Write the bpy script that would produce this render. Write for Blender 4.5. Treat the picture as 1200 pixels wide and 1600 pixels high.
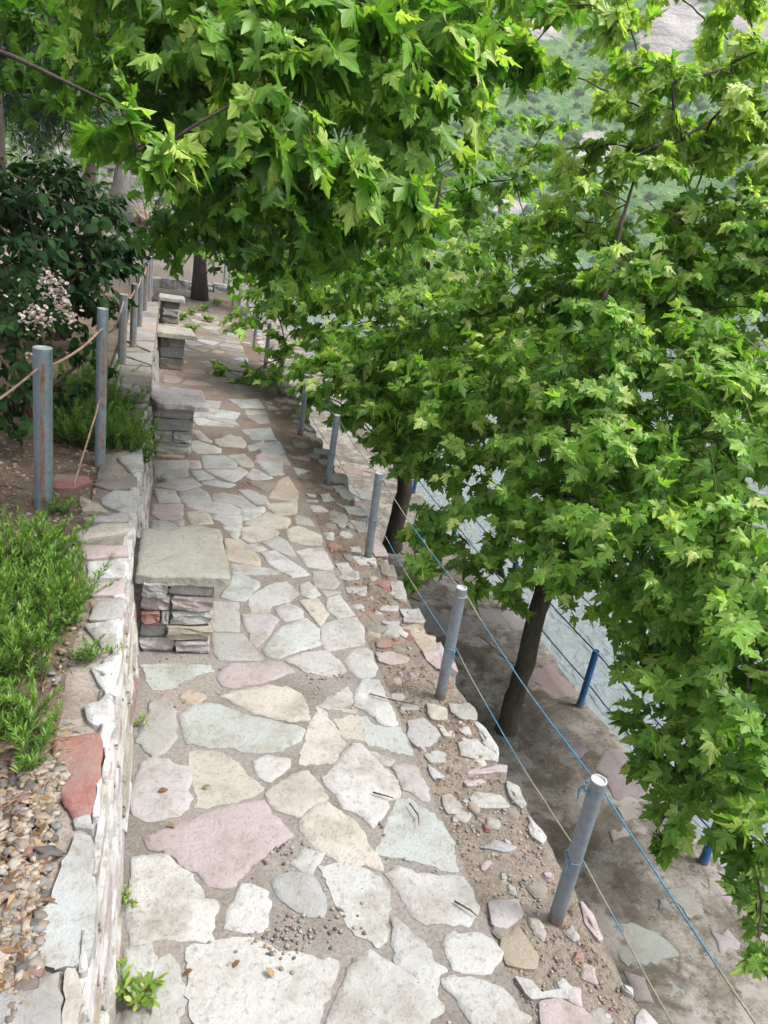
import bpy, math, random
import numpy as np
from mathutils import Vector, Matrix, noise

for o in list(bpy.data.objects):
    bpy.data.objects.remove(o)
SC = bpy.context.scene
COL = SC.collection
PI = math.pi

# ------------------------------------------------------------------ camera
# world: Y runs along the paved path, X towards the lake, Z up, path surface z = 0
CAM_H = 2.1
F_PX = 1220.0                       # focal length for a 1200 x 1600 frame
ROLL = math.radians(9.0)
VPX, VPY = (269 - 600) / F_PX, (285 - 800) / F_PX      # where the path's direction vanishes
PITCH = math.atan(math.sin(ROLL) * VPX - math.cos(ROLL) * VPY)
_down = np.array([-math.sin(ROLL) * math.cos(PITCH), math.cos(ROLL) * math.cos(PITCH), math.sin(PITCH)])
_Y = np.array([VPX, VPY, 1.0]); _Y /= np.linalg.norm(_Y)
_Z = -_down
_X = np.cross(_Y, _Z)
RW = np.stack([_X, _Y, _Z])         # camera (right, down, forward) -> world
cam_data = bpy.data.cameras.new('camera')
cam = bpy.data.objects.new('camera', cam_data)
COL.objects.link(cam)
cr, cu, cb = RW @ np.array([1, 0, 0]), RW @ np.array([0, -1, 0]), RW @ np.array([0, 0, -1])
cam.matrix_world = Matrix(((cr[0], cu[0], cb[0], 0), (cr[1], cu[1], cb[1], 0), (cr[2], cu[2], cb[2], CAM_H), (0, 0, 0, 1)))
cam_data.sensor_fit = 'VERTICAL'
cam_data.sensor_height = 36.0
cam_data.lens = 36.0 * F_PX / 1600
cam_data.clip_start = 0.05
cam_data.clip_end = 6000
SC.camera = cam

# ------------------------------------------------------------------ sky, sun, exposure
SUN_EL, SUN_AZ = math.radians(58), math.radians(115)   # azimuth from +Y towards +X
world = bpy.data.worlds.new('World'); SC.world = world; world.use_nodes = True
wn = world.node_tree; wn.nodes.clear()
sky = wn.nodes.new('ShaderNodeTexSky'); sky.sky_type = 'NISHITA'; sky.sun_disc = False
sky.sun_elevation = SUN_EL; sky.sun_rotation = SUN_AZ
sky.air_density = 1.0; sky.dust_density = 4.0; sky.ozone_density = 1.0
bw = wn.nodes.new('ShaderNodeRGBToBW')
mixs = wn.nodes.new('ShaderNodeMix'); mixs.data_type = 'RGBA'; mixs.inputs[0].default_value = 0.72   # thin bright cloud: most of the blue is gone
bg = wn.nodes.new('ShaderNodeBackground'); bg.inputs[1].default_value = 0.15
wo = wn.nodes.new('ShaderNodeOutputWorld')
wn.links.new(sky.outputs[0], bw.inputs[0])
wn.links.new(sky.outputs[0], mixs.inputs[6]); wn.links.new(bw.outputs[0], mixs.inputs[7])
wn.links.new(mixs.outputs[2], bg.inputs[0]); wn.links.new(bg.outputs[0], wo.inputs[0])
sun_d = bpy.data.lights.new('sun', 'SUN'); sun_d.energy = 1.3; sun_d.angle = math.radians(14); sun_d.color = (1.0, 0.97, 0.925)
sun = bpy.data.objects.new('sun', sun_d); COL.objects.link(sun)
sv = Vector((math.sin(SUN_AZ) * math.cos(SUN_EL), math.cos(SUN_AZ) * math.cos(SUN_EL), math.sin(SUN_EL)))
sun.rotation_euler = sv.to_track_quat('Z', 'Y').to_euler()
sun.location = sv * 30
SC.view_settings.view_transform = 'Standard'; SC.view_settings.look = 'None'
SC.view_settings.gamma = 1.0; SC.view_settings.use_curve_mapping = False
SC.view_settings.exposure = 1.78
SC.render.engine = 'CYCLES'
SC.cycles.max_bounces = 6; SC.cycles.diffuse_bounces = 3; SC.cycles.glossy_bounces = 2
SC.cycles.transmission_bounces = 4; SC.cycles.transparent_max_bounces = 6
SC.cycles.use_denoising = True

# ------------------------------------------------------------------ survey helpers (photo point -> place on a known level)
def ray(px, py):
    return RW @ np.array([(px - 600) / F_PX, (py - 800) / F_PX, 1.0])
def G(px, py, z=0.0):
    d = ray(px, py); t = (z - CAM_H) / d[2]
    return Vector((d[0] * t, d[1] * t, z))
def P(px, py, depth):
    d = ray(px, py) * depth
    return Vector((d[0], d[1], d[2] + CAM_H))
def project(pts):
    c = (np.asarray(pts) - np.array([0, 0, CAM_H])) @ RW
    z = np.maximum(c[:, 2], 1e-3)
    return 600 + F_PX * c[:, 0] / z, 800 + F_PX * c[:, 1] / z, c[:, 2]
random.seed(7)
RNG = np.random.default_rng(11)
def ru(a, b): return random.uniform(a, b)
def nz(x, y=0.0, z=0.0): return noise.noise(Vector((x, y, z)))

# ------------------------------------------------------------------ object helpers
def raw_mesh(name, verts, faces):
    m = bpy.data.meshes.new(name); m.from_pydata([tuple(v) for v in verts], [], faces); m.update()
    return m
def place(name, mesh, mat=None, parent=None, loc=None, rot=None, color=None):
    o = bpy.data.objects.new(name, mesh); COL.objects.link(o)
    if mat is not None and len(mesh.materials) == 0: mesh.materials.append(mat)
    if parent is not None:
        o.parent = parent
        if parent.type == 'EMPTY':                     # parts are given in world coordinates
            o.matrix_parent_inverse = Matrix.Translation(-Vector(parent.location))
    if loc is not None: o.location = loc
    if rot is not None: o.rotation_euler = rot
    if color is not None: o.color = (*color, 1.0)
    return o
def obj(name, verts, faces, mat=None, parent=None, smooth=False, **kw):
    m = raw_mesh(name, verts, faces)
    if smooth:
        m.polygons.foreach_set('use_smooth', [True] * len(m.polygons))
    return place(name, m, mat, parent, **kw)
def tag(o, label=None, cat=None, group=None, kind=None):
    if label: o['label'] = label
    if cat: o['category'] = cat
    if group: o['group'] = group
    if kind: o['kind'] = kind
    return o
def thing(name, loc, label, cat, group=None):
    o = bpy.data.objects.new(name, None); COL.objects.link(o); o.location = loc
    o.empty_display_size = 0.1
    return tag(o, label, cat, group)

class MB:
    def __init__(s): s.v = []; s.f = []
    def add(s, vs, fs):
        k = len(s.v); s.v += [tuple(v) for v in vs]; s.f += [tuple(i + k for i in f) for f in fs]
    def tube(s, pts, radii, n=8, cap=True, wob=0.0, seed=0.0):
        pts = [Vector(p) for p in pts]; k = len(s.v); up = Vector((0.13, 0.97, 0.2))
        for i, p in enumerate(pts):
            t = (pts[min(i + 1, len(pts) - 1)] - pts[max(i - 1, 0)])
            t = t.normalized() if t.length > 1e-9 else Vector((0, 0, 1))
            a = t.cross(up)
            if a.length < 1e-3: a = t.cross(Vector((1, 0, 0)))
            a.normalize(); b = t.cross(a)
            for j in range(n):
                an = 2 * PI * j / n
                r = radii[i] * (1 + wob * nz(math.cos(an) * 1.7 + seed, math.sin(an) * 1.7, i * 0.6))
                s.v.append(tuple(p + a * (r * math.cos(an)) + b * (r * math.sin(an))))
        for i in range(len(pts) - 1):
            for j in range(n):
                s.f.append((k + i * n + j, k + i * n + (j + 1) % n, k + (i + 1) * n + (j + 1) % n, k + (i + 1) * n + j))
        if cap:
            s.f.append(tuple(k + j for j in reversed(range(n))))
            s.f.append(tuple(k + (len(pts) - 1) * n + j for j in range(n)))
    def obj(s, name, mat, parent=None, smooth=True, **kw):
        return obj(name, s.v, s.f, mat, parent, smooth, **kw)

def np_mesh(name, verts, tris, attr=None, blade=None):
    m = bpy.data.meshes.new(name)
    nv, nt = len(verts), len(tris)
    m.vertices.add(nv); m.vertices.foreach_set('co', np.ascontiguousarray(verts, dtype=np.float32).ravel())
    m.loops.add(nt * 3); m.loops.foreach_set('vertex_index', np.ascontiguousarray(tris, dtype=np.int32).ravel())
    m.polygons.add(nt)
    m.polygons.foreach_set('loop_start', np.arange(0, nt * 3, 3, dtype=np.int32))
    m.update(calc_edges=True)
    if attr is not None:
        a = m.attributes.new('tint', 'FLOAT', 'POINT'); a.data.foreach_set('value', np.ascontiguousarray(attr, dtype=np.float32))
    if blade is not None:
        a = m.attributes.new('blade', 'FLOAT_VECTOR', 'POINT'); a.data.foreach_set('vector', np.ascontiguousarray(blade, dtype=np.float32).ravel())
        m.polygons.foreach_set('use_smooth', [True] * nt)
    return m

# ------------------------------------------------------------------ materials
def new_mat(name):
    m = bpy.data.materials.new(name); m.use_nodes = True
    nt = m.node_tree; nt.nodes.clear()
    out = nt.nodes.new('ShaderNodeOutputMaterial'); b = nt.nodes.new('ShaderNodeBsdfPrincipled')
    nt.links.new(b.outputs[0], out.inputs[0])
    return m, nt, b, out
def N(nt, t, **kw):
    n = nt.nodes.new(t)
    for k, v in kw.items(): setattr(n, k, v)
    return n
def coords(nt, kind='Object'):
    return N(nt, 'ShaderNodeTexCoord').outputs[kind]
def geo_pos(nt):
    return N(nt, 'ShaderNodeNewGeometry').outputs['Position']
def noise_t(nt, vec, scale, detail=4, rough=0.6, dist=0.0):
    n = N(nt, 'ShaderNodeTexNoise'); n.inputs['Scale'].default_value = scale; n.inputs['Detail'].default_value = detail
    n.inputs['Roughness'].default_value = rough; n.inputs['Distortion'].default_value = dist
    nt.links.new(vec, n.inputs['Vector']); return n.outputs['Fac']
def ramp(nt, fac, stops):
    r = N(nt, 'ShaderNodeValToRGB'); e = r.color_ramp.elements
    while len(e) < len(stops): e.new(0.5)
    for k, (p, c) in enumerate(stops):
        e[k].position = p; e[k].color = (*c, 1) if len(c) == 3 else c
    nt.links.new(fac, r.inputs[0]); return r.outputs[0]
def mixc(nt, fac, a, b, mode='MIX'):
    m = N(nt, 'ShaderNodeMix', data_type='RGBA', blend_type=mode)
    for sock, v in ((m.inputs[0], fac), (m.inputs[6], a), (m.inputs[7], b)):
        if hasattr(v, 'links') or hasattr(v, 'is_linked'): nt.links.new(v, sock)
        elif isinstance(v, (int, float)): sock.default_value = v
        else: sock.default_value = (*v, 1)
    return m.outputs[2]
def bump(nt, b, h, strength, dist=0.01):
    n = N(nt, 'ShaderNodeBump'); n.inputs['Strength'].default_value = strength; n.inputs['Distance'].default_value = dist
    nt.links.new(h, n.inputs['Height']); nt.links.new(n.outputs[0], b.inputs['Normal'])
def vmul(nt, vec, s):
    n = N(nt, 'ShaderNodeVectorMath', operation='MULTIPLY'); nt.links.new(vec, n.inputs[0]); n.inputs[1].default_value = s
    return n.outputs[0]
def math_n(nt, op, a, b=None):
    n = N(nt, 'ShaderNodeMath', operation=op)
    for k, v in enumerate((a, b)):
        if v is None: continue
        if isinstance(v, (int, float)): n.inputs[k].default_value = v
        else: nt.links.new(v, n.inputs[k])
    return n.outputs[0]

def mat_stone(name, pit=1.0, white=False, dirt=0.5):
    """flagstone whose own colour sits on the object; specks, veins, lichen and dirt over it"""
    m, nt, b, _ = new_mat(name)
    pos = geo_pos(nt); oc = N(nt, 'ShaderNodeObjectInfo')
    base = oc.outputs['Color']
    n1 = noise_t(nt, pos, 7, 5, 0.65); n2 = noise_t(nt, pos, 38, 5, 0.7); n3 = noise_t(nt, pos, 95, 3, 0.65)
    c = mixc(nt, ramp(nt, n1, [(0.3, (0, 0, 0)), (0.7, (1, 1, 1))]), base, mixc(nt, 0.5, base, (0.27, 0.25, 0.22)))
    c = mixc(nt, math_n(nt, 'MULTIPLY', ramp(nt, n2, [(0.53, (0, 0, 0)), (0.66, (1, 1, 1))]), dirt), c, (0.20, 0.17, 0.13))
    n5 = noise_t(nt, pos, 2.1, 2, 0.5)
    c = mixc(nt, math_n(nt, 'MULTIPLY', ramp(nt, n5, [(0.35, (0.25, 0.25, 0.25)), (0.6, (1, 1, 1))]), ramp(nt, n3, [(0.64, (0, 0, 0)), (0.69, (0.9, 0.9, 0.9))])), c, (0.07, 0.062, 0.05))
    n4 = noise_t(nt, pos, 4.3, 4, 0.6)
    c = mixc(nt, math_n(nt, 'MULTIPLY', ramp(nt, n4, [(0.47, (0, 0, 0)), (0.64, (1, 1, 1))]), math_n(nt, 'MULTIPLY', n2, 1.15)), c, (0.175, 0.16, 0.13))
    if white:
        w = noise_t(nt, vmul(nt, pos, (1.0, 0.45, 1.0)), 11, 5, 0.7)
        wm = ramp(nt, w, [(0.44, (0, 0, 0)), (0.53, (1, 1, 1))])
        c = mixc(nt, math_n(nt, 'MULTIPLY', wm, math_n(nt, 'ADD', n2, 0.35)), c, (0.415, 0.41, 0.40))
    nt.links.new(c, b.inputs['Base Color']); b.inputs['Roughness'].default_value = 0.85
    b.inputs['Specular IOR Level'].default_value = 0.25
    h = math_n(nt, 'ADD', math_n(nt, 'MULTIPLY', n2, 1.0), math_n(nt, 'MULTIPLY', n1, 2.0))
    bump(nt, b, math_n(nt, 'ADD', h, math_n(nt, 'MULTIPLY', n3, 0.5)), 0.55 * pit, 0.008)
    return m
def mat_earth(name, stops, scale=3.0, grain=60, bumpd=0.012, extra=None):
    m, nt, b, _ = new_mat(name); pos = geo_pos(nt)
    n1 = noise_t(nt, pos, scale, 6, 0.65, 0.6); n2 = noise_t(nt, pos, grain, 5, 0.75); n3 = noise_t(nt, pos, grain * 4, 2, 0.6)
    c = ramp(nt, n1, stops)
    c = mixc(nt, 0.75, c, ramp(nt, n2, [(0.3, (0.42, 0.40, 0.38)), (0.55, (1, 1, 1)), (0.75, (1.35, 1.3, 1.25))]), 'MULTIPLY')
    c = mixc(nt, ramp(nt, n3, [(0.64, (0, 0, 0)), (0.7, (0.6, 0.6, 0.6))]), c, (0.42, 0.38, 0.33))
    if extra: c = extra(nt, pos, c)
    nt.links.new(c, b.inputs['Base Color']); b.inputs['Roughness'].default_value = 0.95; b.inputs['Specular IOR Level'].default_value = 0.15
    bump(nt, b, math_n(nt, 'ADD', n2, math_n(nt, 'MULTIPLY', n3, 0.5)), 0.8, bumpd)
    return m
def mat_leaf(name, stops, trans=0.35, rough=0.42, under=(1.25, 1.25, 1.2), tcol=(1.15, 1.35, 0.45), veins=False):
    m, nt, b, out = new_mat(name)
    at = N(nt, 'ShaderNodeAttribute', attribute_name='tint')
    c = ramp(nt, at.outputs['Fac'], stops)
    g = N(nt, 'ShaderNodeNewGeometry')
    n = noise_t(nt, g.outputs['Position'], 26, 3, 0.6)
    c = mixc(nt, 0.6, c, ramp(nt, n, [(0.3, (0.72, 0.76, 0.7)), (0.7, (1.2, 1.15, 1.1))]), 'MULTIPLY')
    if veins:
        av = N(nt, 'ShaderNodeAttribute', attribute_name='blade'); sx = N(nt, 'ShaderNodeSeparateXYZ'); nt.links.new(av.outputs['Vector'], sx.inputs[0])
        ax = math_n(nt, 'ABSOLUTE', sx.outputs[0]); y = sx.outputs[1]
        d = ax
        for (ux, uy) in ((0.857, 0.515), (0.93, -0.23), (0.50, 0.86)):
            q = math_n(nt, 'ABSOLUTE', math_n(nt, 'SUBTRACT', math_n(nt, 'MULTIPLY', ax, uy), math_n(nt, 'MULTIPLY', math_n(nt, 'SUBTRACT', y, 0.22 if ux == 0.50 else 0.02), ux)))
            d = math_n(nt, 'MINIMUM', d, q)
        c = mixc(nt, math_n(nt, 'MULTIPLY', ramp(nt, d, [(0.008, (1, 1, 1)), (0.035, (0, 0, 0))]), 0.45), c, mixc(nt, 1.0, c, (2.0, 1.7, 2.2), 'MULTIPLY'))
    c2 = mixc(nt, g.outputs['Backfacing'], c, mixc(nt, 1.0, c, under, 'MULTIPLY'))
    nt.links.new(c2, b.inputs['Base Color']); b.inputs['Roughness'].default_value = rough
    b.inputs['Specular IOR Level'].default_value = 0.35 if rough < 0.6 else 0.15
    tr = N(nt, 'ShaderNodeBsdfTranslucent'); nt.links.new(mixc(nt, 1.0, c, tcol, 'MULTIPLY'), tr.inputs[0])
    ms = N(nt, 'ShaderNodeMixShader'); ms.inputs[0].default_value = trans
    nt.links.new(b.outputs[0], ms.inputs[1]); nt.links.new(tr.outputs[0], ms.inputs[2]); nt.links.new(ms.outputs[0], out.inputs[0])
    return m
def mat_bark(name, c0, c1, scale=14):
    m, nt, b, _ = new_mat(name); pos = geo_pos(nt)
    n = noise_t(nt, vmul(nt, pos, (1, 1, 0.3)), scale, 6, 0.7, 0.4); n2 = noise_t(nt, pos, scale * 5, 4, 0.7)
    c = mixc(nt, 0.5, ramp(nt, n, [(0.3, c0), (0.7, c1)]), ramp(nt, n2, [(0.3, (0.5, 0.5, 0.5)), (0.7, (1.2, 1.2, 1.2))]), 'MULTIPLY')
    nt.links.new(c, b.inputs['Base Color']); b.inputs['Roughness'].default_value = 0.9
    bump(nt, b, n, 0.9, 0.02); return m
def mat_metal(name, col, rust=0.0, rough=0.45, metallic=0.35, foot=0.0):
    m, nt, b, _ = new_mat(name); oc = coords(nt); pos = geo_pos(nt)
    n = noise_t(nt, pos, 30, 5, 0.7); n2 = noise_t(nt, pos, 6, 3, 0.6)
    c = mixc(nt, 1.0, col, ramp(nt, n, [(0.3, (0.75, 0.76, 0.78)), (0.7, (1.15, 1.14, 1.12))]), 'MULTIPLY')
    c = mixc(nt, ramp(nt, n2, [(0.5, (0, 0, 0)), (0.75, (0.5, 0.5, 0.5))]), c, tuple(x * 0.6 for x in col))
    if foot:
        sf = N(nt, 'ShaderNodeSeparateXYZ'); nt.links.new(oc, sf.inputs[0])
        hgt = math_n(nt, 'ADD', sf.outputs[2], math_n(nt, 'MULTIPLY', math_n(nt, 'SUBTRACT', noise_t(nt, pos, 35, 4, 0.7), 0.5), 0.16))
        kk = N(nt, 'ShaderNodeMapRange'); kk.inputs[1].default_value = foot; kk.inputs[2].default_value = foot * 0.3; nt.links.new(hgt, kk.inputs[0])
        c = mixc(nt, math_n(nt, 'MULTIPLY', kk.outputs[0], 0.8), c, (0.15, 0.10, 0.07))
        chips = ramp(nt, noise_t(nt, pos, 48, 3, 0.6), [(0.66, (0, 0, 0)), (0.69, (0.8, 0.8, 0.8))])
        c = mixc(nt, chips, c, (0.17, 0.11, 0.08))
    if rust:
        sx = N(nt, 'ShaderNodeSeparateXYZ'); nt.links.new(oc, sx.inputs[0])
        wob = math_n(nt, 'MULTIPLY', math_n(nt, 'SUBTRACT', noise_t(nt, vmul(nt, pos, (1, 1, 0.25)), 18, 4, 0.6), 0.5), 0.035)
        d = math_n(nt, 'ABSOLUTE', math_n(nt, 'ADD', sx.outputs[0], wob))
        stripe = math_n(nt, 'LESS_THAN', d, rust)
        front = math_n(nt, 'LESS_THAN', sx.outputs[1], 0.0)
        low = math_n(nt, 'LESS_THAN', sx.outputs[2], 0.80)
        k = math_n(nt, 'MULTIPLY', math_n(nt, 'MULTIPLY', stripe, front), math_n(nt, 'MULTIPLY', low, ramp(nt, noise_t(nt, vmul(nt, pos, (1, 1, 0.4)), 22, 4, 0.7), [(0.38, (0.1, 0.1, 0.1)), (0.55, (1, 1, 1))])))
        c = mixc(nt, math_n(nt, 'MULTIPLY', k, 0.85), c, ramp(nt, n, [(0.3, (0.16, 0.06, 0.02)), (0.7, (0.36, 0.17, 0.07))]))
    nt.links.new(c, b.inputs['Base Color']); b.inputs['Roughness'].default_value = rough; b.inputs['Metallic'].default_value = metallic
    bump(nt, b, n, 0.15, 0.002); return m
def mat_plain(name, c0, c1, scale=40, rough=0.8):
    m, nt, b, _ = new_mat(name); pos = geo_pos(nt)
    n = noise_t(nt, pos, scale, 4, 0.7)
    nt.links.new(ramp(nt, n, [(0.3, c0), (0.7, c1)]), b.inputs['Base Color']); b.inputs['Roughness'].default_value = rough
    bump(nt, b, n, 0.4, 0.004); return m

M = {}
M['flag'] = mat_stone('flagstone', 1.5, dirt=0.62)
M['slab'] = mat_stone('weathered_slab', 1.8, dirt=0.9)
M['wallstone'] = mat_stone('wall_stone', 1.5, white=False, dirt=0.6)
M['washed'] = mat_stone('whitewashed_stone', 1.6, white=True, dirt=0.7)
def _brown(nt, pos, c):
    # reddish leaf dust gathers in the joints farther along and at the step, sandy silt in patches
    sx = N(nt, 'ShaderNodeSeparateXYZ'); nt.links.new(pos, sx.inputs[0])
    far = N(nt, 'ShaderNodeMapRange'); far.inputs[1].default_value = 3.2; far.inputs[2].default_value = 6.0
    nt.links.new(sx.outputs[1], far.inputs[0])
    n = noise_t(nt, pos, 1.7, 4, 0.6)
    k = math_n(nt, 'MULTIPLY', far.outputs[0], ramp(nt, n, [(0.35, (0.35, 0.35, 0.35)), (0.6, (1, 1, 1))]))
    return mixc(nt, math_n(nt, 'MULTIPLY', k, 0.75), c, (0.15, 0.10, 0.075))
M['mortar'] = mat_earth('path_mortar', [(0.3, (0.165, 0.142, 0.12)), (0.5, (0.22, 0.203, 0.185)), (0.62, (0.25, 0.222, 0.192)), (0.8, (0.185, 0.168, 0.148))], 2.6, 70, 0.006, _brown)
M['verge'] = mat_earth('verge_grit', [(0.3, (0.155, 0.125, 0.10)), (0.5, (0.235, 0.20, 0.165)), (0.7, (0.27, 0.235, 0.20))], 3.0, 55, 0.014, _brown)
M['soil'] = mat_earth('bed_soil', [(0.3, (0.095, 0.07, 0.05)), (0.55, (0.17, 0.13, 0.095)), (0.75, (0.24, 0.19, 0.14))], 4.0, 50, 0.02)
M['ground'] = mat_earth('dusty_ground', [(0.3, (0.115, 0.098, 0.08)), (0.55, (0.16, 0.142, 0.122)), (0.75, (0.195, 0.172, 0.15))], 0.7, 30, 0.02)
def _moss(nt, pos, c):
    n = noise_t(nt, pos, 1.3, 5, 0.7, 1.0); n2 = noise_t(nt, pos, 4.0, 4, 0.6)
    c = mixc(nt, ramp(nt, n, [(0.47, (0, 0, 0)), (0.60, (0.85, 0.85, 0.85))]), c, (0.085, 0.07, 0.055))
    c = mixc(nt, ramp(nt, n2, [(0.54, (0, 0, 0)), (0.62, (0.75, 0.75, 0.75))]), c, (0.28, 0.258, 0.24))
    n3 = noise_t(nt, pos, 11.0, 5, 0.75)
    c = mixc(nt, ramp(nt, n3, [(0.56, (0, 0, 0)), (0.64, (0.8, 0.8, 0.8))]), c, (0.07, 0.058, 0.045))
    return mixc(nt, ramp(nt, n3, [(0.30, (0.7, 0.7, 0.7)), (0.38, (0, 0, 0))]), c, (0.34, 0.32, 0.29))
M['terrace'] = mat_earth('stained_terrace', [(0.3, (0.10, 0.085, 0.07)), (0.46, (0.175, 0.158, 0.137)), (0.62, (0.27, 0.247, 0.222))], 3.2, 34, 0.008, _moss)
M['core'] = mat_earth('wall_mortar', [(0.3, (0.22, 0.19, 0.16)), (0.6, (0.33, 0.29, 0.25))], 6, 60, 0.012)
MAPLE = [(0.0, (0.062, 0.135, 0.026)), (0.35, (0.108, 0.222, 0.038)), (0.65, (0.165, 0.310, 0.052)), (0.85, (0.25, 0.395, 0.080)), (1.0, (0.40, 0.48, 0.17))]
M['maple'] = mat_leaf('maple_leaf', MAPLE, 0.56, veins=True)
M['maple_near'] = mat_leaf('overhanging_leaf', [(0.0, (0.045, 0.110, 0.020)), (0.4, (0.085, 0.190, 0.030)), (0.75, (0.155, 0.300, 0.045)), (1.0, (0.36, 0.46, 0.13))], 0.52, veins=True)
M['dark_leaf'] = mat_leaf('dark_shrub_leaf', [(0.0, (0.008, 0.026, 0.008)), (0.6, (0.014, 0.045, 0.011)), (1.0, (0.034, 0.085, 0.02))], 0.22, 0.7)  # dark green, lowered further so the leaf colour holds the deep shade
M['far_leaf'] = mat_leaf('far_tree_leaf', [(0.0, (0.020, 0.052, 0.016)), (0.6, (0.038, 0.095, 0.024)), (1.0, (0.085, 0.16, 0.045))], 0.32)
M['bright_leaf'] = mat_leaf('bright_bush_leaf', [(0.0, (0.05, 0.11, 0.03)), (0.6, (0.09, 0.18, 0.05)), (1.0, (0.17, 0.27, 0.09))], 0.35)  # lighter green leaves for the bushes at the back
M['needle'] = mat_leaf('pine_needle', [(0.0, (0.020, 0.052, 0.030)), (0.6, (0.035, 0.080, 0.045)), (1.0, (0.06, 0.115, 0.06))], 0.2)
M['rosemary'] = mat_leaf('rosemary_leaf', [(0.0, (0.05, 0.105, 0.025)), (0.5, (0.105, 0.21, 0.035)), (0.85, (0.18, 0.31, 0.05)), (1.0, (0.28, 0.40, 0.09))], 0.35)
M['weed'] = mat_leaf('weed_leaf', [(0.0, (0.06, 0.12, 0.02)), (0.6, (0.14, 0.24, 0.035)), (1.0, (0.27, 0.33, 0.06))], 0.3)
M['petal'] = mat_leaf('pale_petal', [(0.0, (0.50, 0.36, 0.36)), (0.6, (0.60, 0.50, 0.48)), (1.0, (0.68, 0.62, 0.57))], 0.25, 0.7, (1, 1, 1), (1, 1, 1))
M['dry'] = mat_leaf('dry_leaf', [(0.0, (0.085, 0.045, 0.025)), (0.5, (0.17, 0.10, 0.055)), (1.0, (0.31, 0.215, 0.12))], 0.1, 0.8, (1, 1, 1), (1, 1, 1))
M['bark'] = mat_bark('brown_bark', (0.022, 0.016, 0.012), (0.065, 0.048, 0.036))
M['bark_maple'] = mat_bark('maple_bark', (0.034, 0.027, 0.019), (0.095, 0.078, 0.055))
M['bark_grey'] = mat_bark('grey_bark', (0.10, 0.09, 0.085), (0.22, 0.20, 0.19))
M['stem'] = mat_bark('twig_bark', (0.06, 0.038, 0.022), (0.15, 0.10, 0.06), 30)
M['twig_green'] = mat_bark('green_twig', (0.075, 0.065, 0.028), (0.15, 0.12, 0.05), 30)
M['post'] = mat_metal('grey_painted_pipe', (0.19, 0.22, 0.25), foot=0.07)
M['post_cap'] = mat_metal('pale_pipe_end', (0.46, 0.46, 0.46))
M['post_rust'] = mat_metal('weathered_galvanised_pipe', (0.20, 0.255, 0.285), rust=0.011)
M['post_blue'] = mat_metal('blue_painted_pipe', (0.014, 0.11, 0.28), rough=0.55, metallic=0.0, foot=0.05)
M['wire_rust'] = mat_plain('rusty_wire', (0.17, 0.085, 0.05), (0.36, 0.25, 0.19), 25)
M['rope_dark'] = mat_plain('dark_blue_rope', (0.012, 0.035, 0.10), (0.03, 0.09, 0.22), 30)
def _rope():
    m, nt, b, _ = new_mat('blue_and_straw_rope'); pos = geo_pos(nt)
    n = noise_t(nt, pos, 3.4, 2, 0.5); n2 = noise_t(nt, pos, 160, 2, 0.6)
    c = ramp(nt, n, [(0.46, (0.22, 0.20, 0.13)), (0.54, (0.05, 0.15, 0.24)), (0.66, (0.03, 0.17, 0.30))])
    c = mixc(nt, 0.6, c, ramp(nt, n2, [(0.3, (0.5, 0.5, 0.5)), (0.7, (1.3, 1.3, 1.3))]), 'MULTIPLY')
    nt.links.new(c, b.inputs['Base Color']); b.inputs['Roughness'].default_value = 0.7
    bump(nt, b, n2, 0.6, 0.003); return m
M['rope'] = _rope()
def _water():
    m, nt, b, _ = new_mat('lake_water'); pos = geo_pos(nt)
    n1 = noise_t(nt, vmul(nt, pos, (1.0, 0.45, 1)), 3.2, 3, 0.55, 0.8); n2 = noise_t(nt, vmul(nt, pos, (1.0, 0.5, 1)), 12, 2, 0.5, 0.5)
    n3 = noise_t(nt, pos, 0.05, 3, 0.5)
    nt.links.new(ramp(nt, n3, [(0.3, (0.15, 0.172, 0.180)), (0.7, (0.185, 0.208, 0.214))]), b.inputs['Base Color'])
    b.inputs['Roughness'].default_value = 0.06; b.inputs['IOR'].default_value = 1.333; b.inputs['Specular IOR Level'].default_value = 0.5
    bump(nt, b, math_n(nt, 'ADD', n1, math_n(nt, 'MULTIPLY', n2, 0.45)), 0.9, 0.13); return m
M['water'] = _water()
def _hill():
    m, nt, b, _ = new_mat('scrub_and_rock'); pos = geo_pos(nt)
    n1 = noise_t(nt, pos, 0.02, 6, 0.65); n2 = noise_t(nt, vmul(nt, pos, (1, 1, 1.6)), 0.13, 7, 0.75); n3 = noise_t(nt, vmul(nt, pos, (1, 1, 3.5)), 0.045, 6, 0.7)
    at = N(nt, 'ShaderNodeAttribute', attribute_name='tint')
    c = ramp(nt, n2, [(0.34, (0.08, 0.17, 0.07)), (0.46, (0.13, 0.26, 0.09)), (0.56, (0.20, 0.34, 0.13)), (0.70, (0.32, 0.37, 0.20))])
    c = mixc(nt, ramp(nt, n1, [(0.45, (0, 0, 0)), (0.65, (0.6, 0.6, 0.6))]), c, (0.10, 0.17, 0.055))
    rock = ramp(nt, n3, [(0.3, (0.26, 0.24, 0.24)), (0.5, (0.50, 0.46, 0.44)), (0.7, (0.68, 0.64, 0.60))])
    k = ramp(nt, math_n(nt, 'ADD', at.outputs['Fac'], math_n(nt, 'MULTIPLY', math_n(nt, 'SUBTRACT', n2, 0.5), 1.1)), [(0.46, (0, 0, 0)), (0.56, (1, 1, 1))])
    c = mixc(nt, k, c, rock)
    nt.links.new(c, b.inputs['Base Color']); b.inputs['Roughness'].default_value = 1.0; b.inputs['Specular IOR Level'].default_value = 0.0
    bump(nt, b, math_n(nt, 'ADD', n2, n3), 1.0, 6.0); return m
M['hill'] = _hill()

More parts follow.
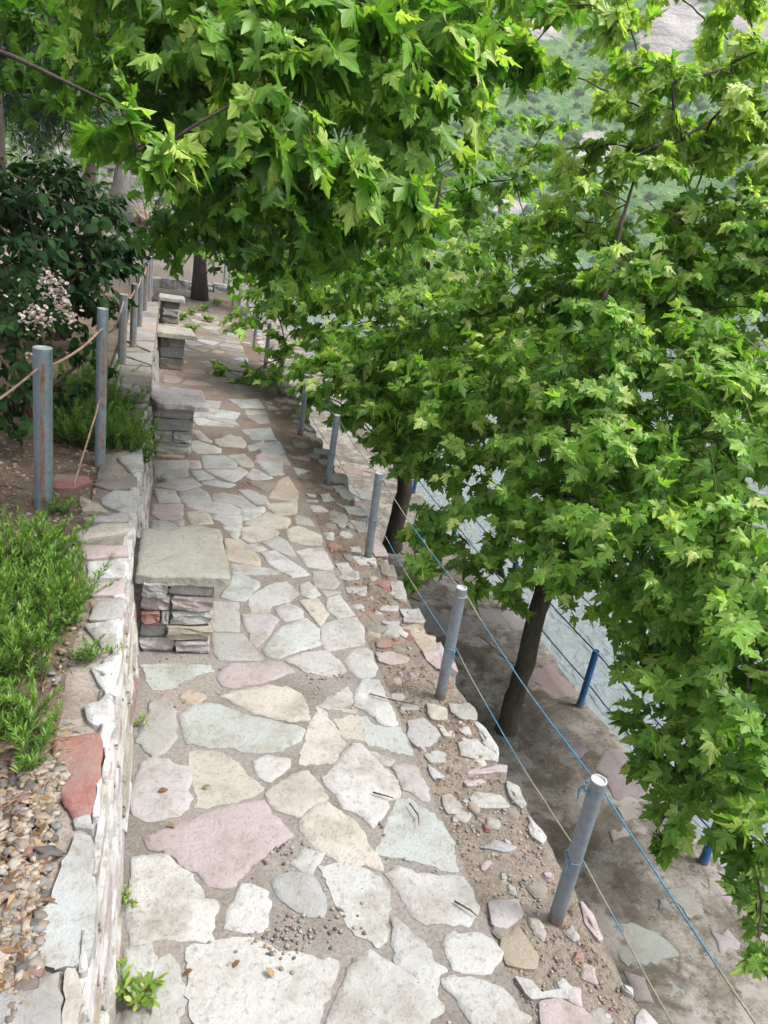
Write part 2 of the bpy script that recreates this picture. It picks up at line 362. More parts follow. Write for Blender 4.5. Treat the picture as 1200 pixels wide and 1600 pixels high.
# ================================================================== THE SETTING
PATH_X0, PATH_X1, RIM_X, TER_X, TER_Z, LAKE_Z = -0.05, 1.10, 1.47, 3.42, -1.30, -1.95
def sheet(name, x0, x1, ys, z, mat, nx, amp=0.0, fr=3.0, edge=0.0, depth=0.0):
    """a sheet with uneven surface; skirts down by depth"""
    v, f = [], []
    for j, y in enumerate(ys):
        for i in range(nx + 1):
            x = x0 + (x1 - x0) * i / nx
            if i == nx: x += edge * nz(y * 2.3, 3.1) + edge * 0.5 * nz(y * 8, 9.0)
            v.append((x, y, z + amp * nz(x * fr, y * fr, z) + amp * 0.6 * nz(x * fr * 4, y * fr * 4, 5.0)))
    w = nx + 1
    for j in range(len(ys) - 1):
        for i in range(nx):
            a = j * w + i; f.append((a, a + 1, a + w + 1, a + w))
    if depth:
        k = len(v)
        for j in range(len(ys)):
            x, y, zz = v[j * w + nx]; v.append((x, y, zz - depth))
        for j in range(len(ys) - 1):
            f.append((j * w + nx, k + j, k + j + 1, (j + 1) * w + nx))
    return tag(obj(name, v, f, mat, None, True), kind='structure')
def steps(a, b, n, far=None):
    r = [a + (b - a) * i / n for i in range(n + 1)]
    return r + (far or [])

path = sheet('path', PATH_X0 - 0.10, PATH_X1 + 0.003, steps(-0.6, 6.0, 240, steps(6.05, 16.0, 160)), 0.0, M['mortar'], 46, 0.0022, 4)
verge = sheet('path_verge', PATH_X1 + 0.003, RIM_X, steps(-0.6, 6.0, 240, steps(6.05, 24.0, 260)), -0.010, M['verge'], 18, 0.010, 5, 0.035, 0.12)
# far dusty ground that the path runs out into
def far_ground():
    v, f = [], []; xs = [-60, -30, -14, -8, -5, -3.4, -2.2, -1.4, -0.8, -0.3, 0.2, 0.7, 1.2, 1.44]
    ys = [15.9 + k * 0.9 for k in range(40)] + [54, 62, 75, 95, 130]
    for y in ys:
        for x in xs:
            t = max(0.0, min(1.0, (y - 17) / 30)); l = max(0.0, -x - 1.0)
            v.append((x, y, -0.012 + 0.03 * nz(x, y * 0.5) * min(1, (y - 15.8)) + t * 0.6 + 0.14 * l * min(1.0, l / 3 + 0.2)))
    w = len(xs)
    for j in range(len(ys) - 1):
        for i in range(w - 1):
            a = j * w + i; f.append((a, a + 1, a + w + 1, a + w))
    return tag(obj('ground', v, f, M['ground'], None, True), kind='structure')
ground = far_ground()
terrace = sheet('lower_walkway', RIM_X - 0.05, TER_X, steps(-1.5, 12.0, 200, steps(12.4, 60, 60)), TER_Z, M['terrace'], 30, 0.012, 1.6, 0.05, 0.9)
def lake_sheet():
    v, f = [], []; n = 64
    xs = [TER_X - 0.25, 40, 200, 600, 1600]
    ys = [-900, -300, -60, -10, 20, 80, 300, 1500]
    for y in ys:
        for x in xs: v.append((x, y, LAKE_Z))
    w = len(xs)
    for j in range(len(ys) - 1):
        for i in range(w - 1):
            a = j * w + i; f.append((a, a + 1, a + w + 1, a + w))
    return tag(obj('lake', v, f, M['water']), kind='structure')
lake = lake_sheet()
# garden bed held by the wall
def bed_z(x, y):
    base = 0.437 if y < 6.2 else 0.437 + 0.10 * min(1.0, (y - 6.2) / 1.0)
    if y > 12: base = base * max(0.0, 1 - (y - 12) / 5.0)
    if x > -0.33 and y < 10.9: base = 0.458 if (x < -0.215 - 0.03 * nz(y * 4, 2.0) and y < 3.3) else base - 0.10
    l = max(0.0, -x - 0.75)
    return base + 0.20 * l * min(1.0, 0.4 + l) + 0.018 * nz(x * 2.2, y * 2.2, 1.0) + 0.010 * nz(x * 9, y * 9, 4.0)
def bed():
    v, f = [], []
    xs = [-12, -9, -7, -5.5, -4.5, -3.6, -3.0] + [-2.6 + k * 0.08 for k in range(31)]
    ys = steps(-1.5, 7.0, 110, steps(7.2, 17.0, 50))
    for y in ys:
        for x in xs: v.append((x, y, bed_z(x, y)))
    w = len(xs)
    for j in range(len(ys) - 1):
        for i in range(w - 1):
            a = j * w + i; f.append((a, a + 1, a + w + 1, a + w))
    return tag(obj('garden_bed', v, f, M['soil'], None, True), kind='structure')
garden = bed()
# hillside across the lake
def hills():
    na, nr = 300, 110; v = []; tint = []
    for i in range(na + 1):
        az = math.radians(-75 + 205 * i / na)            # from +Y towards +X
        sx, cy = math.sin(az), math.cos(az)
        for j in range(nr + 1):
            t = j / nr; r = 260 + 660 * t ** 1.2
            x, y = r * sx, r * cy
            rid = noise.fractal(Vector((x * 0.0032, y * 0.0032, 0.3)), 0.8, 2.1, 6)
            rid2 = noise.fractal(Vector((x * 0.014, y * 0.014, 2.3)), 0.8, 2.1, 4)
            up = (r - 260)
            shore = 1 - math.exp(-up / 40.0)
            z = LAKE_Z - 1.5 + 7 * shore + up * (0.52 + 0.16 * rid) * shore + 16 * rid2 * shore
            z += (70 * max(0.0, rid2 + 0.15) * max(0.0, min(1.0, (up - 150) / 200)))
            v.append((x, y, z))
            d = math.degrees(az); el = math.degrees(math.atan2(z - CAM_H, r))
            b = 0.05 + 0.55 * max(0.0, rid2) * min(1.0, max(0.0, (up - 120) / 200))
            for a0, e0, wa, we, s in ((22.7, 1.8, 2.0, 0.5, 1.1), (30.2, 12.9, 2.2, 2.2, 1.0), (22.6, 12.6, 1.8, 1.4, 0.9), (19.2, 10.4, 1.4, 1.4, 0.9), (27.3, 5.8, 2.0, 1.4, 0.95), (17.5, 4.4, 1.2, 0.8, 0.8), (35, 13.6, 2.5, 1.6, 0.8), (42, 15, 5, 3, 0.7), (44, 2, 9, 0.6, 0.7), (10, 3, 5, 1, 0.6), (56, 12, 5, 3, 0.7)):
                q = ((d - a0) / wa) ** 2 + ((el - e0) / we) ** 2
                b = max(b, s * math.exp(-q))
            tint.append(b)
    V = np.array(v); idx = np.arange((na + 1) * (nr + 1)).reshape(na + 1, nr + 1)
    a = idx[:-1, :-1].ravel(); b_ = idx[1:, :-1].ravel(); c = idx[1:, 1:].ravel(); d = idx[:-1, 1:].ravel()
    tris = np.concatenate([np.stack([a, c, b_], 1), np.stack([a, d, c], 1)])
    m = np_mesh('hill', V, tris, np.array(tint)); m.materials.append(M['hill'])
    m.polygons.foreach_set('use_smooth', [True] * len(m.polygons))
    global HILL
    HILL = (V.reshape(na + 1, nr + 1, 3), np.array(tint).reshape(na + 1, nr + 1))
    return tag(place('hill', m), kind='structure')
hill = hills()

# ------------------------------------------------------------------ flagstones
def jag(poly, step=0.03, amp=0.004, seed=0.0, rnd=1, grow=0.0):
    """break a straight-sided outline into a chipped, uneven one"""
    p = [Vector((q[0], q[1])) for q in poly]
    if grow:
        c = sum(p, Vector((0, 0))) / len(p); p = [q + (q - c).normalized() * grow for q in p]
    for _ in range(rnd):
        out = []
        for i in range(len(p)):
            a, b = p[i], p[(i + 1) % len(p)]
            k = min(0.10, 0.009 / max((b - a).length, 1e-4)); out += [a.lerp(b, k), a.lerp(b, 1 - k)]
        p = out
    res = []
    for i in range(len(p)):
        a, b = p[i], p[(i + 1) % len(p)]
        n = max(1, int((b - a).length / step))
        for k in range(n):
            q = a.lerp(b, k / n)
            o = [1.5 * nz(q.x * 24, q.y * 24, seed + e) + 1.3 * nz(q.x * 75, q.y * 75, seed + e) for e in (0, 7)]
            res.append(Vector((q.x + amp * o[0], q.y + amp * o[1])))
    return res
def area2(p):
    return 0.5 * sum(p[i][0] * p[(i + 1) % len(p)][1] - p[(i + 1) % len(p)][0] * p[i][1] for i in range(len(p)))
def flagstone(name, poly, z, thick, mat, parent, color, step=0.03, amp=0.004, tilt=0.004, rise=0.012, rnd=1, grow=0.005):
    if area2(poly) < 0: poly = poly[::-1]
    sd = ru(0, 90); p = jag(poly, step, amp, sd, rnd, grow); n = len(p)
    c = sum(p, Vector((0, 0))) / n
    tx, ty = ru(-tilt, tilt) * 6, ru(-tilt, tilt) * 6
    size = max((q - c).length for q in p)
    def h(q): return tx * (q.x - c.x) + ty * (q.y - c.y)
    def ring(k, inset, dz, un):
        r = []
        for q in p:
            d = c - q; L = max(d.length, 1e-4); s = min(inset / L, 0.85) if k == 'abs' else inset
            w = q + d * s
            r.append((w.x, w.y, z + dz + h(w) + un * nz(w.x * 14, w.y * 14, sd) + un * 0.5 * nz(w.x * 50, w.y * 50, sd)))
        return r
    # the upright sides and the top have vertices of their own, so the arris stays sharp
    e = rise * 0.72 if rise > 0.012 else rise * 0.30
    v = ring('abs', -0.004, -thick, 0) + ring('abs', 0.0, e, 0.003)
    v += ring('abs', 0.0, e, 0.003) + ring('abs', 0.007, rise * 0.92, 0.003) + ring('abs', min(0.03, size * 0.25), rise, 0.004) + ring('rel', 0.55, rise + 0.001, 0.005)
    v.append((c.x, c.y, z + rise + 0.001 + 0.005 * nz(c.x * 14, c.y * 14, sd)))
    f = []
    star = all((p[i] - c).cross(p[(i + 1) % n] - c) > 0 for i in range(n)) if hasattr(Vector((0, 0)), 'cross') else True
    if not star:            # hollow outline: one flat top
        v = v[:3 * n]
        f = [(i, (i + 1) % n, n + (i + 1) % n, n + i) for i in range(n)] + [tuple(range(2 * n, 3 * n))]
        return obj(name, v, f, mat, parent, True, color=color)
    for k in (0, 2, 3, 4):
        for i in range(n):
            j = (i + 1) % n; f.append((k * n + i, k * n + j, (k + 1) * n + j, (k + 1) * n + i))
    for i in range(n): f.append((5 * n + i, 5 * n + (i + 1) % n, 6 * n))
    return obj(name, v, f, mat, parent, True, color=color)
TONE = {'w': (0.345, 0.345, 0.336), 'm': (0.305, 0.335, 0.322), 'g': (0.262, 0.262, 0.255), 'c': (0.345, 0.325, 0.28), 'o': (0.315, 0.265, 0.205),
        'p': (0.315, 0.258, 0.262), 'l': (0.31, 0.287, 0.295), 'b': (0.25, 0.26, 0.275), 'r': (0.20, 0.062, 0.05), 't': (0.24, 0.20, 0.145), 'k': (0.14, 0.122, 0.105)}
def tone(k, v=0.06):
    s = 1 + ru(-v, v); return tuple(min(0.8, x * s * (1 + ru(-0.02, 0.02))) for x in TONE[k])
def crop(ox, oy, s, pts): return [(ox + x / s, oy + y / s) for x, y in pts]
NEAR = []     # (tone, outline) of the stones surveyed one by one, photo points
def S(t, pts, ox=0, oy=0, s=1.0): NEAR.append((t, crop(ox, oy, s, pts)))
A4 = (200, 1000, 4.0); A5 = (200, 1300, 4.0); A6 = (480, 1000, 4.0); A7 = (480, 1300, 4.0); A8 = (400, 750, 3.0); A1 = (220, 680, 5.4545); A3 = (200, 800, 5.4545); A2 = (220, 500, 4.615)
S('g', [(331, 988), (378, 990), (407, 1025), (403, 1029), (344, 1029), (336, 1013)])
S('m', [(95, 150), (300, 150), (520, 150), (525, 190), (430, 215), (330, 245), (280, 295), (210, 300), (160, 300), (130, 250), (105, 190)], *A4)
S('p', [(580, 190), (650, 145), (850, 130), (960, 135), (1035, 185), (940, 230), (800, 265), (650, 285), (590, 270), (575, 220)], *A4)
S('w', [(446, 1029), (480, 1019), (510, 1016), (525, 1030), (540, 1047), (520, 1054), (480, 1047)])
S('g', [(150, 380), (210, 345), (270, 370), (290, 440), (300, 520), (290, 610), (250, 680), (170, 715), (110, 690), (60, 610), (90, 510)], *A4)
S('m', [(330, 455), (400, 420), (440, 390), (560, 395), (680, 440), (760, 470), (900, 490), (1000, 520), (1105, 540), (1090, 610), (930, 690), (780, 690), (640, 660), (500, 660), (370, 630), (345, 550)], *A4)
S('c', [(575, 345), (700, 305), (870, 280), (1000, 290), (1080, 330), (1110, 390), (1130, 490), (960, 490), (820, 450), (700, 400)], *A4)
S('o', [(335, 330), (390, 310), (480, 345), (440, 390), (380, 385), (345, 360)], *A4)
S('c', [(380, 700), (500, 690), (630, 720), (700, 790), (850, 920), (740, 965), (650, 1000), (540, 1020), (420, 1040), (440, 960), (400, 870)], *A4)
S('w', [(780, 760), (870, 715), (1000, 740), (1005, 790), (930, 850), (870, 875), (820, 840)], *A4)
S('c', [(414, 1238), (440, 1222), (465, 1205), (479, 1203), (490, 1215), (511, 1242), (495, 1255), (460, 1272), (432, 1260)])
S('l', [(80, 760), (150, 730), (260, 750), (360, 790), (380, 860), (360, 920), (395, 960), (380, 1050), (300, 1080), (200, 1110), (100, 1120), (20, 1060), (30, 960), (50, 880)], *A4)
S('p', [(228, 1305), (262, 1292), (305, 1280), (330, 1265), (390, 1250), (410, 1252), (425, 1272), (455, 1303), (420, 1328), (380, 1362), (362, 1378), (345, 1386), (325, 1377), (310, 1358), (288, 1347), (262, 1328), (235, 1325)])
S('w', [(20, 170), (100, 145), (240, 145), (310, 200), (380, 260), (440, 340), (470, 400), (555, 405), (550, 480), (530, 560), (545, 640), (500, 665), (300, 660), (40, 660), (15, 600), (15, 400)], *A5)
S('w', [(690, 340), (770, 320), (860, 370), (880, 450), (870, 510), (850, 590), (800, 605), (720, 600), (620, 580), (640, 490), (670, 420)], *A5)
S('w', [(456, 1345), (478, 1325), (497, 1330), (503, 1332), (495, 1347), (485, 1365), (475, 1358)])
S('b', [(430, 1370), (450, 1360), (480, 1365), (497, 1380), (507, 1400), (505, 1427), (480, 1425), (450, 1410), (432, 1395)])
S('w', [(293, 1480), (335, 1472), (362, 1463), (400, 1467), (425, 1480), (450, 1485), (500, 1494), (525, 1497), (520, 1530), (512, 1550), (500, 1580), (490, 1610), (480, 1650), (310, 1650), (305, 1575), (292, 1545), (300, 1520), (294, 1500)])
S('w', [(553, 1500), (580, 1485), (590, 1490), (610, 1505), (640, 1522), (670, 1545), (689, 1565), (685, 1575), (668, 1590), (650, 1620), (640, 1660), (500, 1660), (510, 1600), (517, 1575), (535, 1548), (545, 1525)])
S('w', [(242, 1508), (250, 1495), (265, 1490), (280, 1507), (284, 1540), (289, 1572), (278, 1595), (262, 1610), (240, 1610)])
S('w', [(196, 1480), (222, 1476), (240, 1475), (237, 1500), (230, 1520), (215, 1530), (194, 1525)])
S('g', [(196, 1580), (225, 1572), (237, 1590), (235, 1620), (193, 1620)])
S('w', [(80, 210), (200, 200), (330, 210), (440, 280), (510, 360), (515, 420), (490, 540), (480, 570), (515, 600), (500, 640), (440, 715), (360, 640), (260, 560), (210, 460), (140, 340)], *A7)
S('w', [(500, 245), (570, 210), (700, 260), (850, 275), (960, 270), (1010, 350), (1050, 450), (1060, 500), (1000, 580), (860, 550), (740, 550), (670, 520), (600, 400), (540, 320)], *A7)
S('w', [(530, 540), (570, 525), (620, 590), (720, 680), (760, 740), (800, 790), (870, 840), (820, 870), (820, 1000), (720, 940), (650, 860), (580, 830), (560, 740), (540, 640)], *A7)
S('w', [(875, 630), (980, 630), (1080, 640), (1150, 670), (1200, 730), (1190, 780), (1130, 850), (1080, 880), (900, 840), (890, 760), (875, 700)], *A7)
S('w', [(692, 1527), (712, 1524), (745, 1530), (780, 1540), (797, 1560), (812, 1575), (829, 1588), (820, 1598), (790, 1602), (765, 1600), (740, 1590), (715, 1560), (697, 1545)])
S('m', [(590, 1330), (600, 1305), (612, 1275), (620, 1250), (640, 1247), (655, 1262), (670, 1266), (690, 1285), (703, 1310), (711, 1330), (713, 1358), (685, 1352), (650, 1340), (620, 1334)])
S('c', [(468, 1290), (480, 1270), (495, 1257), (512, 1252), (530, 1265), (553, 1280), (567, 1300), (578, 1318), (600, 1345), (599, 1356), (565, 1348), (527, 1344), (500, 1325), (480, 1310)])
S('w', [(100, 860), (170, 790), (240, 690), (290, 640), (340, 650), (400, 720), (480, 790), (540, 850), (575, 920), (560, 970), (510, 990), (500, 1030), (480, 1100), (410, 1150), (330, 1080), (240, 1030), (180, 950)], *A6)
S('c', [(497, 1100), (510, 1113), (523, 1135), (539, 1158), (525, 1182), (510, 1191), (480, 1191), (470, 1187), (480, 1150), (492, 1120)])
S('c', [(170, 430), (320, 430), (330, 490), (340, 560), (375, 630), (300, 600), (240, 600), (200, 530)], *A6)
S('w', [(500, 1098), (525, 1083), (545, 1072), (550, 1097), (530, 1105), (512, 1106)])
S('w', [(310, 320), (350, 240), (450, 245), (490, 340), (530, 430), (560, 520), (480, 530), (420, 470), (370, 430), (305, 400)], *A6)
S('m', [(345, 480), (380, 480), (430, 530), (500, 545), (570, 535), (610, 590), (660, 710), (560, 690), (470, 650), (380, 640), (370, 560)], *A6)
S('l', [(540, 790), (600, 780), (680, 790), (720, 850), (770, 985), (700, 975), (600, 920), (580, 860)], *A6)
S('w', [(245, 120), (280, 60), (350, 35), (400, 60), (420, 150), (425, 210), (330, 225), (280, 180)], *A6)
S('l', [(385, 690), (430, 690), (540, 750), (510, 780), (450, 760), (390, 720)], *A6)
S('w', [(310, 680), (400, 650), (470, 640), (500, 700), (500, 765), (330, 795), (310, 750)], *A8)
S('m', [(35, 790), (110, 690), (230, 650), (290, 690), (295, 770), (200, 790), (110, 830), (50, 815)], *A8)
S('l', [(379, 960), (420, 958), (433, 967), (420, 990), (403, 1008), (392, 1000)])
S('w', [(390, 932), (423, 913), (447, 907), (467, 927), (450, 937), (427, 943), (420, 957), (395, 955)])
S('w', [(100, 600), (150, 570), (210, 600), (220, 640), (130, 655)], *A8)
S('c', [(205, 565), (290, 555), (335, 620), (320, 650), (300, 675), (250, 610)], *A8)
S('w', [(210, 490), (250, 475), (300, 530), (270, 550), (215, 535)], *A8)
S('g', [(270, 430), (360, 420), (385, 480), (370, 505), (275, 495)], *A8)
S('g', [(310, 515), (395, 522), (330, 543)], *A8)
S('w', [(335, 550), (395, 535), (455, 625), (380, 640), (340, 600)], *A8)
S('w', [(195, 330), (310, 310), (360, 400), (350, 415), (240, 400)], *A8)
S('w', [(25, 340), (90, 330), (180, 390), (250, 435), (170, 450), (80, 400)], *A8)
S('g', [(30, 290), (100, 260), (150, 290), (185, 350), (150, 350), (90, 320)], *A8)
S('c', [(150, 230), (200, 210), (300, 255), (310, 300), (240, 300), (160, 280)], *A8)
S('g', [(180, 160), (250, 175), (270, 210), (190, 200)], *A8)
S('c', [(45, 110), (190, 100), (190, 150), (100, 160)], *A8)
S('o', [(55, 80), (110, 0), (150, -20), (200, 60), (190, 95)], *A8)
for t, p in (('g', [(120, 215), (405, 205), (405, 275), (130, 280)]), ('g', [(120, 290), (395, 285), (400, 340), (200, 375), (130, 350)]),
             ('l', [(130, 420), (250, 375), (440, 360), (510, 420), (340, 465), (220, 440)]), ('l', [(120, 450), (290, 470), (335, 570), (150, 565)]),
             ('g', [(330, 490), (490, 445), (560, 490), (600, 555), (350, 555)]), ('p', [(110, 580), (360, 585), (345, 700), (170, 715), (95, 660)]),
             ('g', [(100, 722), (230, 727), (330, 790), (90, 795)]), ('g', [(245, 722), (360, 718), (360, 782)]),
             ('l', [(385, 565), (560, 560), (760, 585), (845, 630), (840, 665), (680, 665), (520, 630), (400, 600)]),
             ('c', [(390, 650), (520, 640), (590, 680), (610, 740), (430, 755)]), ('w', [(630, 675), (850, 680), (850, 780), (730, 755), (640, 705)]),
             ('m', [(700, 770), (850, 790), (825, 870), (770, 850)]), ('m', [(860, 620), (960, 615), (1050, 605), (1055, 640), (960, 710), (870, 720)]),
             ('c', [(870, 790), (960, 760), (1165, 810), (1150, 860), (930, 905), (870, 870)]), ('g', [(620, 500), (700, 490), (850, 515), (970, 600), (870, 610), (740, 575), (625, 560)]),
             ('g', [(830, 465), (930, 460), (1060, 520), (1095, 570), (970, 570)]), ('w', [(530, 400), (640, 375), (800, 415), (750, 440), (560, 415)]),
             ('w', [(430, 300), (530, 300), (630, 360), (490, 375)]), ('w', [(560, 288), (800, 288), (840, 268), (910, 310), (850, 350), (800, 390), (700, 360), (600, 310)]),
             ('m', [(515, 170), (720, 170), (810, 230), (810, 272), (545, 275)]), ('w', [(430, 50), (480, 40), (680, 110), (670, 145), (480, 150), (430, 110)]),
             ('c', [(640, 30), (850, 10), (890, 60), (880, 100), (680, 85)]), ('c', [(740, 170), (880, 155), (930, 200), (970, 265), (860, 260)]),
             ('w', [(900, 340), (960, 280), (1060, 330), (1130, 360), (950, 380)]), ('m', [(1000, 230), (1200, 220), (1215, 330), (1100, 330)]),
             ('w', [(910, 90), (1050, 45), (1020, 110), (930, 130)]), ('o', [(720, 880), (850, 885), (930, 950), (1020, 1060), (1010, 1100), (900, 1088), (740, 1050)]),
             ('g', [(780, 1095), (980, 1115), (1170, 1150), (1150, 1180), (800, 1180)]), ('w', [(910, 935), (980, 920), (1060, 960), (1010, 985), (950, 975)]),
             ('p', [(412, 210), (500, 215), (515, 270), (425, 275)]), ('k', [(910, 390), (1130, 390), (1140, 430), (1080, 480)])):
    S(t, p, *A1)
S('c', [(383, 816), (418, 800), (453, 810), (447, 823), (420, 826)])
S('m', [(800, 710), (900, 540), (980, 530), (1100, 590), (1110, 620), (1000, 740), (900, 740)], *A3)
S('g', [(720, 760), (940, 770), (945, 1005), (712, 990)], *A3)
for t, p in (('w', [(640, 570), (850, 570), (885, 630), (720, 630)]), ('c', [(755, 645), (900, 650), (905, 682), (770, 680)]), ('g', [(770, 692), (910, 692), (930, 740), (850, 740)]),
             ('m', [(730, 790), (930, 775), (975, 860), (810, 855)]), ('c', [(540, 870), (640, 820), (750, 870), (745, 910), (570, 905)]), ('c', [(370, 790), (430, 800), (510, 870), (490, 880), (420, 860)])):
    S(t, p, *A2)
near_polys = []
for t, pts in NEAR:
    poly = [(G(x, y, 0.010).x, G(x, y, 0.010).y) for x, y in pts]
    near_polys.append(poly)
    big = abs(area2(poly)) > 0.02
    y0 = sum(q[1] for q in poly) / len(poly)
    flagstone('paving_stone', poly, 0.0, 0.03, M['flag'], path, tone(t, 0.10), 0.018 if y0 < 3.2 else 0.030, 0.008 if y0 < 3.2 else 0.006, grow=0.010 if y0 < 3.2 else 0.014, rise=0.0085, tilt=0.0012)

def inside(p, poly):
    x, y = p; r = False; j = len(poly) - 1
    for i in range(len(poly)):
        xi, yi = poly[i]; xj, yj = poly[j]
        if (yi > y) != (yj > y) and x < (xj - xi) * (y - yi) / (yj - yi) + xi: r = not r
        j = i
    return r
def clip_half(poly, m, n):
    out = []
    for i in range(len(poly)):
        a, b = poly[i], poly[(i + 1) % len(poly)]
        da, db = (a - m).dot(n), (b - m).dot(n)
        if da <= 0: out.append(a)
        if (da < 0) != (db < 0) and abs(da - db) > 1e-9: out.append(a.lerp(b, da / (da - db)))
    return out
def crazy(x0, x1, y0, y1, cell, cy, gap, keep=1.0):
    """irregular crazy-paving cells"""
    pts = []
    ny = max(1, int((y1 - y0) / cy)); nx = max(1, int((x1 - x0) / cell))
    for j in range(ny):
        for i in range(nx):
            pts.append(Vector((x0 + (i + 0.5 + ru(-0.42, 0.42)) * (x1 - x0) / nx, y0 + (j + 0.5 + ru(-0.42, 0.42)) * (y1 - y0) / ny)))
    cells = []
    for a in pts:
        poly = [Vector((x0, y0)), Vector((x1, y0)), Vector((x1, y1)), Vector((x0, y1))]
        for b in pts:
            d = b - a
            if d.length < 1e-6 or d.length > 4 * max(cell, cy): continue
            n = d.normalized(); poly = clip_half(poly, a + d * 0.5 - n * (gap * ru(0.4, 0.8)), n)
            if len(poly) < 3: break
        if len(poly) >= 3 and random.random() < keep:
            cells.append([(q.x, q.y) for q in poly])
    return cells
random.seed(21)
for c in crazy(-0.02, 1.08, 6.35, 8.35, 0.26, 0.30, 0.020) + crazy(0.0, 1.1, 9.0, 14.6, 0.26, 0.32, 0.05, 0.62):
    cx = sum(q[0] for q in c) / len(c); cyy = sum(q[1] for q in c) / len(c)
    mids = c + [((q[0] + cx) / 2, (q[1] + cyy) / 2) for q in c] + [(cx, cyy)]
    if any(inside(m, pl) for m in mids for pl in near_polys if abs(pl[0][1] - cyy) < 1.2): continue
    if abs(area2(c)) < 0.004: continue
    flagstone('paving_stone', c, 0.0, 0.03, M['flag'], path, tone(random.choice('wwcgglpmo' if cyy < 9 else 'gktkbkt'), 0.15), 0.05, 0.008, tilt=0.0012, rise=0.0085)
# gaps between the surveyed stones around the first bench
for c in crazy(-0.03, 1.08, 3.9, 6.3, 0.17, 0.19, 0.02):
    cx = sum(q[0] for q in c) / len(c); cyy = sum(q[1] for q in c) / len(c)
    test = c + [((q[0] + cx) / 2, (q[1] + cyy) / 2) for q in c] + [(cx, cyy)] + [((c[i][0] + c[(i + 1) % len(c)][0]) / 2, (c[i][1] + c[(i + 1) % len(c)][1]) / 2) for i in range(len(c))]
    if any(inside(m, pl) for m in test for pl in near_polys) or any(inside(q, c) for pl in near_polys for q in pl): continue
    if abs(area2(c)) < 0.006: continue
    flagstone('paving_stone', c, 0.0, 0.03, M['flag'], path, tone(random.choice('gcwl')), 0.03, 0.006, tilt=0.001, rise=0.0075)

# stones set in the gritty verge and along its broken edge
RIM = []
def Rm(t, pts, ox, oy, s): RIM.append((t, crop(ox, oy, s, pts)))
B8 = (750, 1200, 2.6667)
for t, p in (('p', [(430, 80), (520, 70), (640, 110), (620, 140), (520, 155), (450, 130)]), ('g', [(640, 510), (720, 490), (800, 540), (835, 600), (760, 660), (690, 670), (630, 590)]),
             ('c', [(740, 390), (870, 430), (880, 500), (770, 490)]), ('w', [(740, 720), (800, 690), (860, 710), (850, 760), (780, 760)]), ('w', [(950, 640), (1060, 620), (1100, 660), (1190, 700), (1190, 750), (1060, 740), (960, 720)]),
             ('p', [(1000, 820), (1100, 790), (1240, 775), (1240, 820), (1030, 838)]), ('w', [(1020, 980), (1060, 955), (1200, 970), (1260, 1040), (1200, 1050), (1040, 1035)]), ('w', [(750, 790), (800, 800), (850, 850), (800, 865)]),
             ('l', [(840, 975), (900, 960), (960, 1040), (940, 1090), (880, 1080)]), ('g', [(890, 400), (1010, 395), (1050, 430), (1060, 500), (960, 490), (900, 440)]),
             ('w', [(1050, 520), (1080, 515), (1140, 590), (1200, 680), (1190, 720), (1110, 650)]), ('c', [(810, 530), (850, 540), (910, 605), (860, 600)]), ('w', [(950, 560), (1000, 540), (1030, 590), (980, 590)]),
             ('r', [(440, 0), (520, 0), (530, 40), (440, 45)]), ('o', [(640, -60), (800, -20), (815, 60), (700, 50)]), ('p', [(990, 880), (1090, 870), (1110, 890), (1000, 910)]), ('g', [(590, 410), (690, 400), (700, 440), (600, 440)])):
    Rm(t, p, *A6)
for t, p in (('w', [(110, 50), (160, 80), (190, 150), (170, 165), (120, 110)]), ('w', [(200, 195), (230, 230), (280, 290), (260, 310), (215, 280)]), ('b', [(10, 330), (70, 300), (160, 330), (110, 345)]),
             ('t', [(90, 720), (160, 660), (240, 780), (235, 830), (110, 820)]), ('w', [(150, 870), (230, 890), (260, 930), (330, 920), (340, 880), (410, 935), (370, 960), (280, 950), (220, 960), (180, 930)]),
             ('p', [(260, 970), (330, 965), (440, 1010), (490, 1067), (500, 1120), (260, 1110)]), ('w', [(590, 900), (630, 920), (640, 950), (600, 930)]), ('w', [(650, 1040), (680, 1005), (730, 1067), (700, 1110), (650, 1100)]),
             ('p', [(420, 560), (470, 610), (510, 700), (500, 715), (440, 650)]), ('l', [(30, 560), (150, 550), (180, 600), (120, 660), (60, 660)]), ('p', [(0, 400), (40, 380), (50, 400), (10, 420)])):
    Rm(t, p, *B8)
for t, p in (('w', [(375, 390), (430, 390), (460, 430), (400, 445)]), ('g', [(420, 505), (520, 500), (510, 520), (430, 530)]), ('l', [(590, 590), (670, 590), (660, 615), (580, 610)]), ('g', [(590, 660), (670, 660), (665, 680), (600, 675)]),
             ('k', [(530, 675), (620, 690), (590, 715), (520, 705)]), ('w', [(670, 700), (710, 720), (700, 740), (665, 715)]), ('w', [(250, 115), (300, 120), (345, 150), (270, 150)]), ('w', [(320, 250), (365, 245), (365, 280), (330, 275)]),
             ('g', [(385, 200), (420, 205), (415, 225), (390, 220)]), ('w', [(445, 315), (485, 315), (490, 335), (450, 335)]), ('p', [(690, 640), (780, 630), (785, 670), (700, 665)])):
    Rm(t, p, *A8)
for t, p in (('m', [(110, 305), (200, 320), (280, 335), (150, 372)]), ('w', [(235, 545), (325, 560), (320, 580), (250, 570)]), ('c', [(235, 605), (340, 605), (340, 622), (240, 628)]), ('w', [(370, 560), (440, 545), (500, 605), (400, 625)]),
             ('m', [(480, 480), (560, 470), (600, 530), (520, 530)]), ('g', [(500, 630), (540, 640), (610, 670), (570, 685)]), ('p', [(55, 185), (120, 200), (280, 190), (250, 240), (100, 215)])):
    Rm(t, p, 440, 680, 6.0)
